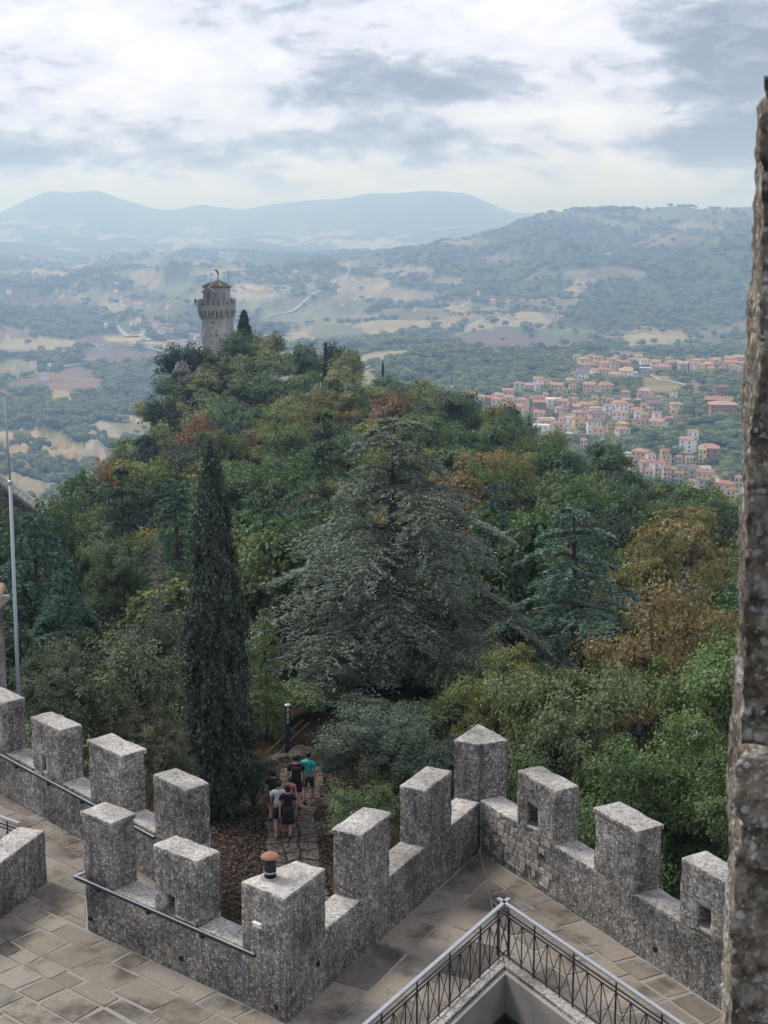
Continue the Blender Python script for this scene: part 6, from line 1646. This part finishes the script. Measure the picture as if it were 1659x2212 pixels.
def person(px_, py_, H, top, bottom, label, yaw=0.0, step=0.22, dress=False, bag=False, arm=0.1, hair_len=0.0, tshift=0):
    p = hit_hill(px_, py_); k = H / 1.75
    root = empty('person', p, yaw, label=label, cat='person', group=None)
    root.location.z += 0.05; root.scale = (k, k, k)
    s = step
    J = [((0, 0, .95), (.15, .11)), ((0, 0, 1.12), (.13, .095)), ((0, .01, 1.32), (.155, .105)), ((0, .01, 1.45), (.10, .08)), ((0, .015, 1.52), .052), ((0, .03, 1.58), (.062, .07)), ((0, .035, 1.67), (.078, .095)), ((0, .03, 1.73), (.06, .07))]
    E = [(i, i + 1) for i in range(7)]
    def ch(parent, pts):
        idx = parent
        for q in pts: J.append(q); E.append((idx, len(J) - 1)); idx = len(J) - 1
        return idx
    for sx in (-1, 1):
        f = s * sx
        ankle = ((sx * .09, f * 1.0 - .02, .09 + (.07 if f < 0 else 0)), .042)
        ch(0, [((sx * .095, f * .15, .84), .092), ((sx * .1, f * .55 + .03, .50), .062), ((sx * .095, f * .75 + .0, .33), .058), ankle, ((sx * .1, f * 1.0 + .05, .045 + (.03 if f < 0 else 0)), .04), ((sx * .1, f * 1.0 + .13, .03), .035)])
        g = -f * .9
        wr = ch(3, [((sx * .19, .0, 1.42), .062), ((sx * .235, g * .2, 1.20), .046), ((sx * .25, g * .55 + .03, .98 + arm * .1), .038), ((sx * .25, g * .85 + .06, .83), .028)])
        palm = ch(wr, [((sx * .25, g * .95 + .07, .76), (.036, .022))])
        w3 = J[palm][0]
        for q, (dx, ln) in enumerate(((-.028, .06), (-.010, .075), (.010, .072), (.027, .055))):
            ch(palm, [((w3[0] + sx * .006, w3[1] + dx, w3[2] - .045), .0095), ((w3[0] - sx * .006, w3[1] + dx * 1.1 + .008, w3[2] - .045 - ln * .55), .0085), ((w3[0] - sx * .02, w3[1] + dx * 1.1 + .012, w3[2] - .045 - ln), .007)])
        ch(palm, [((w3[0] - sx * .012, w3[1] + .035, w3[2] - .005), .011), ((w3[0] - sx * .018, w3[1] + .055, w3[2] - .035), .009)])
    o = skin_mesh('body', J, E, M_skin); o.parent = root
    # face details: eyes, nose, ears
    MB().lathe([(.006, -.03), (.014, -.012), (.010, .012)], 8, (0, .13, 1.655)).obj('nose', M_skin, root, smooth=True)
    for sx in (-1, 1):
        MB().lathe([(.002, -.012), (.011, 0), (.002, .012)], 8, (sx * .03, .118, 1.685)).obj('eye', CLOTH['white'], root)
        MB().lathe([(.004, -.03), (.014, 0), (.004, .03)], 8, (sx * .084, .03, 1.665)).obj('ear', M_skin, root)
    MB().box((0, .118, 1.615), (.05, .012, .012)).obj('mouth', CLOTH['pink'], root)
    bm = bmesh.new(); bmesh.ops.create_uvsphere(bm, u_segments=16, v_segments=12, radius=1)
    for v in bm.verts:
        c = v.co; c.x *= .098; c.y *= .115; c.z *= .105
        if c.y > .03 and c.z < .03: c.y = .03 + (c.y - .03) * .1
        if hair_len and c.z < 0 and c.y < .03: c.z *= 1 + hair_len * 12; c.x *= 1.05
        v.co = c + Vector((0, .018, 1.69))
    me = bpy.data.meshes.new('hair'); bm.to_mesh(me); bm.free(); me.materials.append(M_hair); me.polygons.foreach_set('use_smooth', np.ones(len(me.polygons), dtype=bool)); mobj('hair', me, root)
    # shirt and shorts, close to the body
    JJ = [((0, 0, .93), (.172, .135)), ((0, 0, 1.12), (.158, .122)), ((0, .01, 1.31), (.180, .128)), ((0, .01, 1.44), (.125, .10)), ((0, .012, 1.49), (.062, .062))]; EE = [(0, 1), (1, 2), (2, 3), (3, 4)]
    for sx in (-1, 1):
        g = -s * sx * .9; b = len(JJ); JJ += [((sx * .195, 0, 1.42), .082), ((sx * .235, g * .16, 1.25), .072)]; EE += [(3, b), (b, b + 1)]
    o = skin_mesh('dress' if dress else 'shirt', JJ, EE, CLOTH[top]); o.parent = root
    if dress:
        prof = [(.165, 1.10), (.185, .96), (.20, .80), (.215, .62), (.225, .52)]; MB().lathe(prof, 18).obj('skirt', CLOTH[bottom], root, smooth=True)
    else:
        JJ = [((0, 0, 1.0), (.165, .13)), ((0, 0, .92), (.18, .14))]; EE = [(0, 1)]
        for sx in (-1, 1):
            f = s * sx; b = len(JJ); JJ += [((sx * .10, f * .15, .82), .118), ((sx * .105, f * .48 + .02, .54), .098)]; EE += [(1, b), (b, b + 1)]
        o = skin_mesh('shorts', JJ, EE, CLOTH[bottom]); o.parent = root
    for sx in (-1, 1):
        f = s * sx; z = .03 if f < 0 else 0
        o = skin_mesh('shoe', [((sx * .1, f - .05, .05 + z), (.048, .05)), ((sx * .1, f + .06, .042 + z * .6), (.05, .042)), ((sx * .1, f + .16, .034), (.042, .03))], [(0, 1), (1, 2)], CLOTH['shoe' if top == 'white' else 'black']); o.parent = root
    if bag:
        MB().box((.02, -.17, 1.22), (.30, .15, .42)).obj('backpack', CLOTH['black'], root)
    return root
def z4(a, b): return (900 + a / 2.95) * .576, (2550 + b / 2.95) * .576
person(*z4(435, 1735), 1.74, 'white', 'black', 'person in a white T-shirt and black shorts walking along the path', yaw=0.05)
person(*z4(535, 1765), 1.68, 'black', 'black', 'person in a sleeveless black dress walking beside the white T-shirt', yaw=-0.1, dress=True, hair_len=.05, step=-.2)
person(*z4(375, 1560), 1.66, 'black', 'navy', 'dark-haired person in black just ahead of the white T-shirt', hair_len=.06, step=.18)
person(*z4(625, 1440), 1.80, 'black', 'black', 'tall person in a black shirt with a backpack further along the path', bag=True, step=-.18)
person(*z4(760, 1375), 1.74, 'teal', 'navy', 'person in a bright teal shirt beside the holm oak bush', step=.2, yaw=-0.3)
person(*z4(560, 1500), 1.20, 'pink', 'beige', 'child in pink among the walkers', step=.15)

# shrub with dry flowers growing out of the stair well
_q = on_plane(1060, 2212, -0.75); sx_, sy_ = _q.x, _q.y
root = plant(JUNI[1], 'well_shrub', (sx_, sy_, -3.62), 2.85, 1.0, (0.20, 0.15, 0.06, 0.75), 0.4, 'dry golden shrub growing up inside the stair well', cat='shrub')
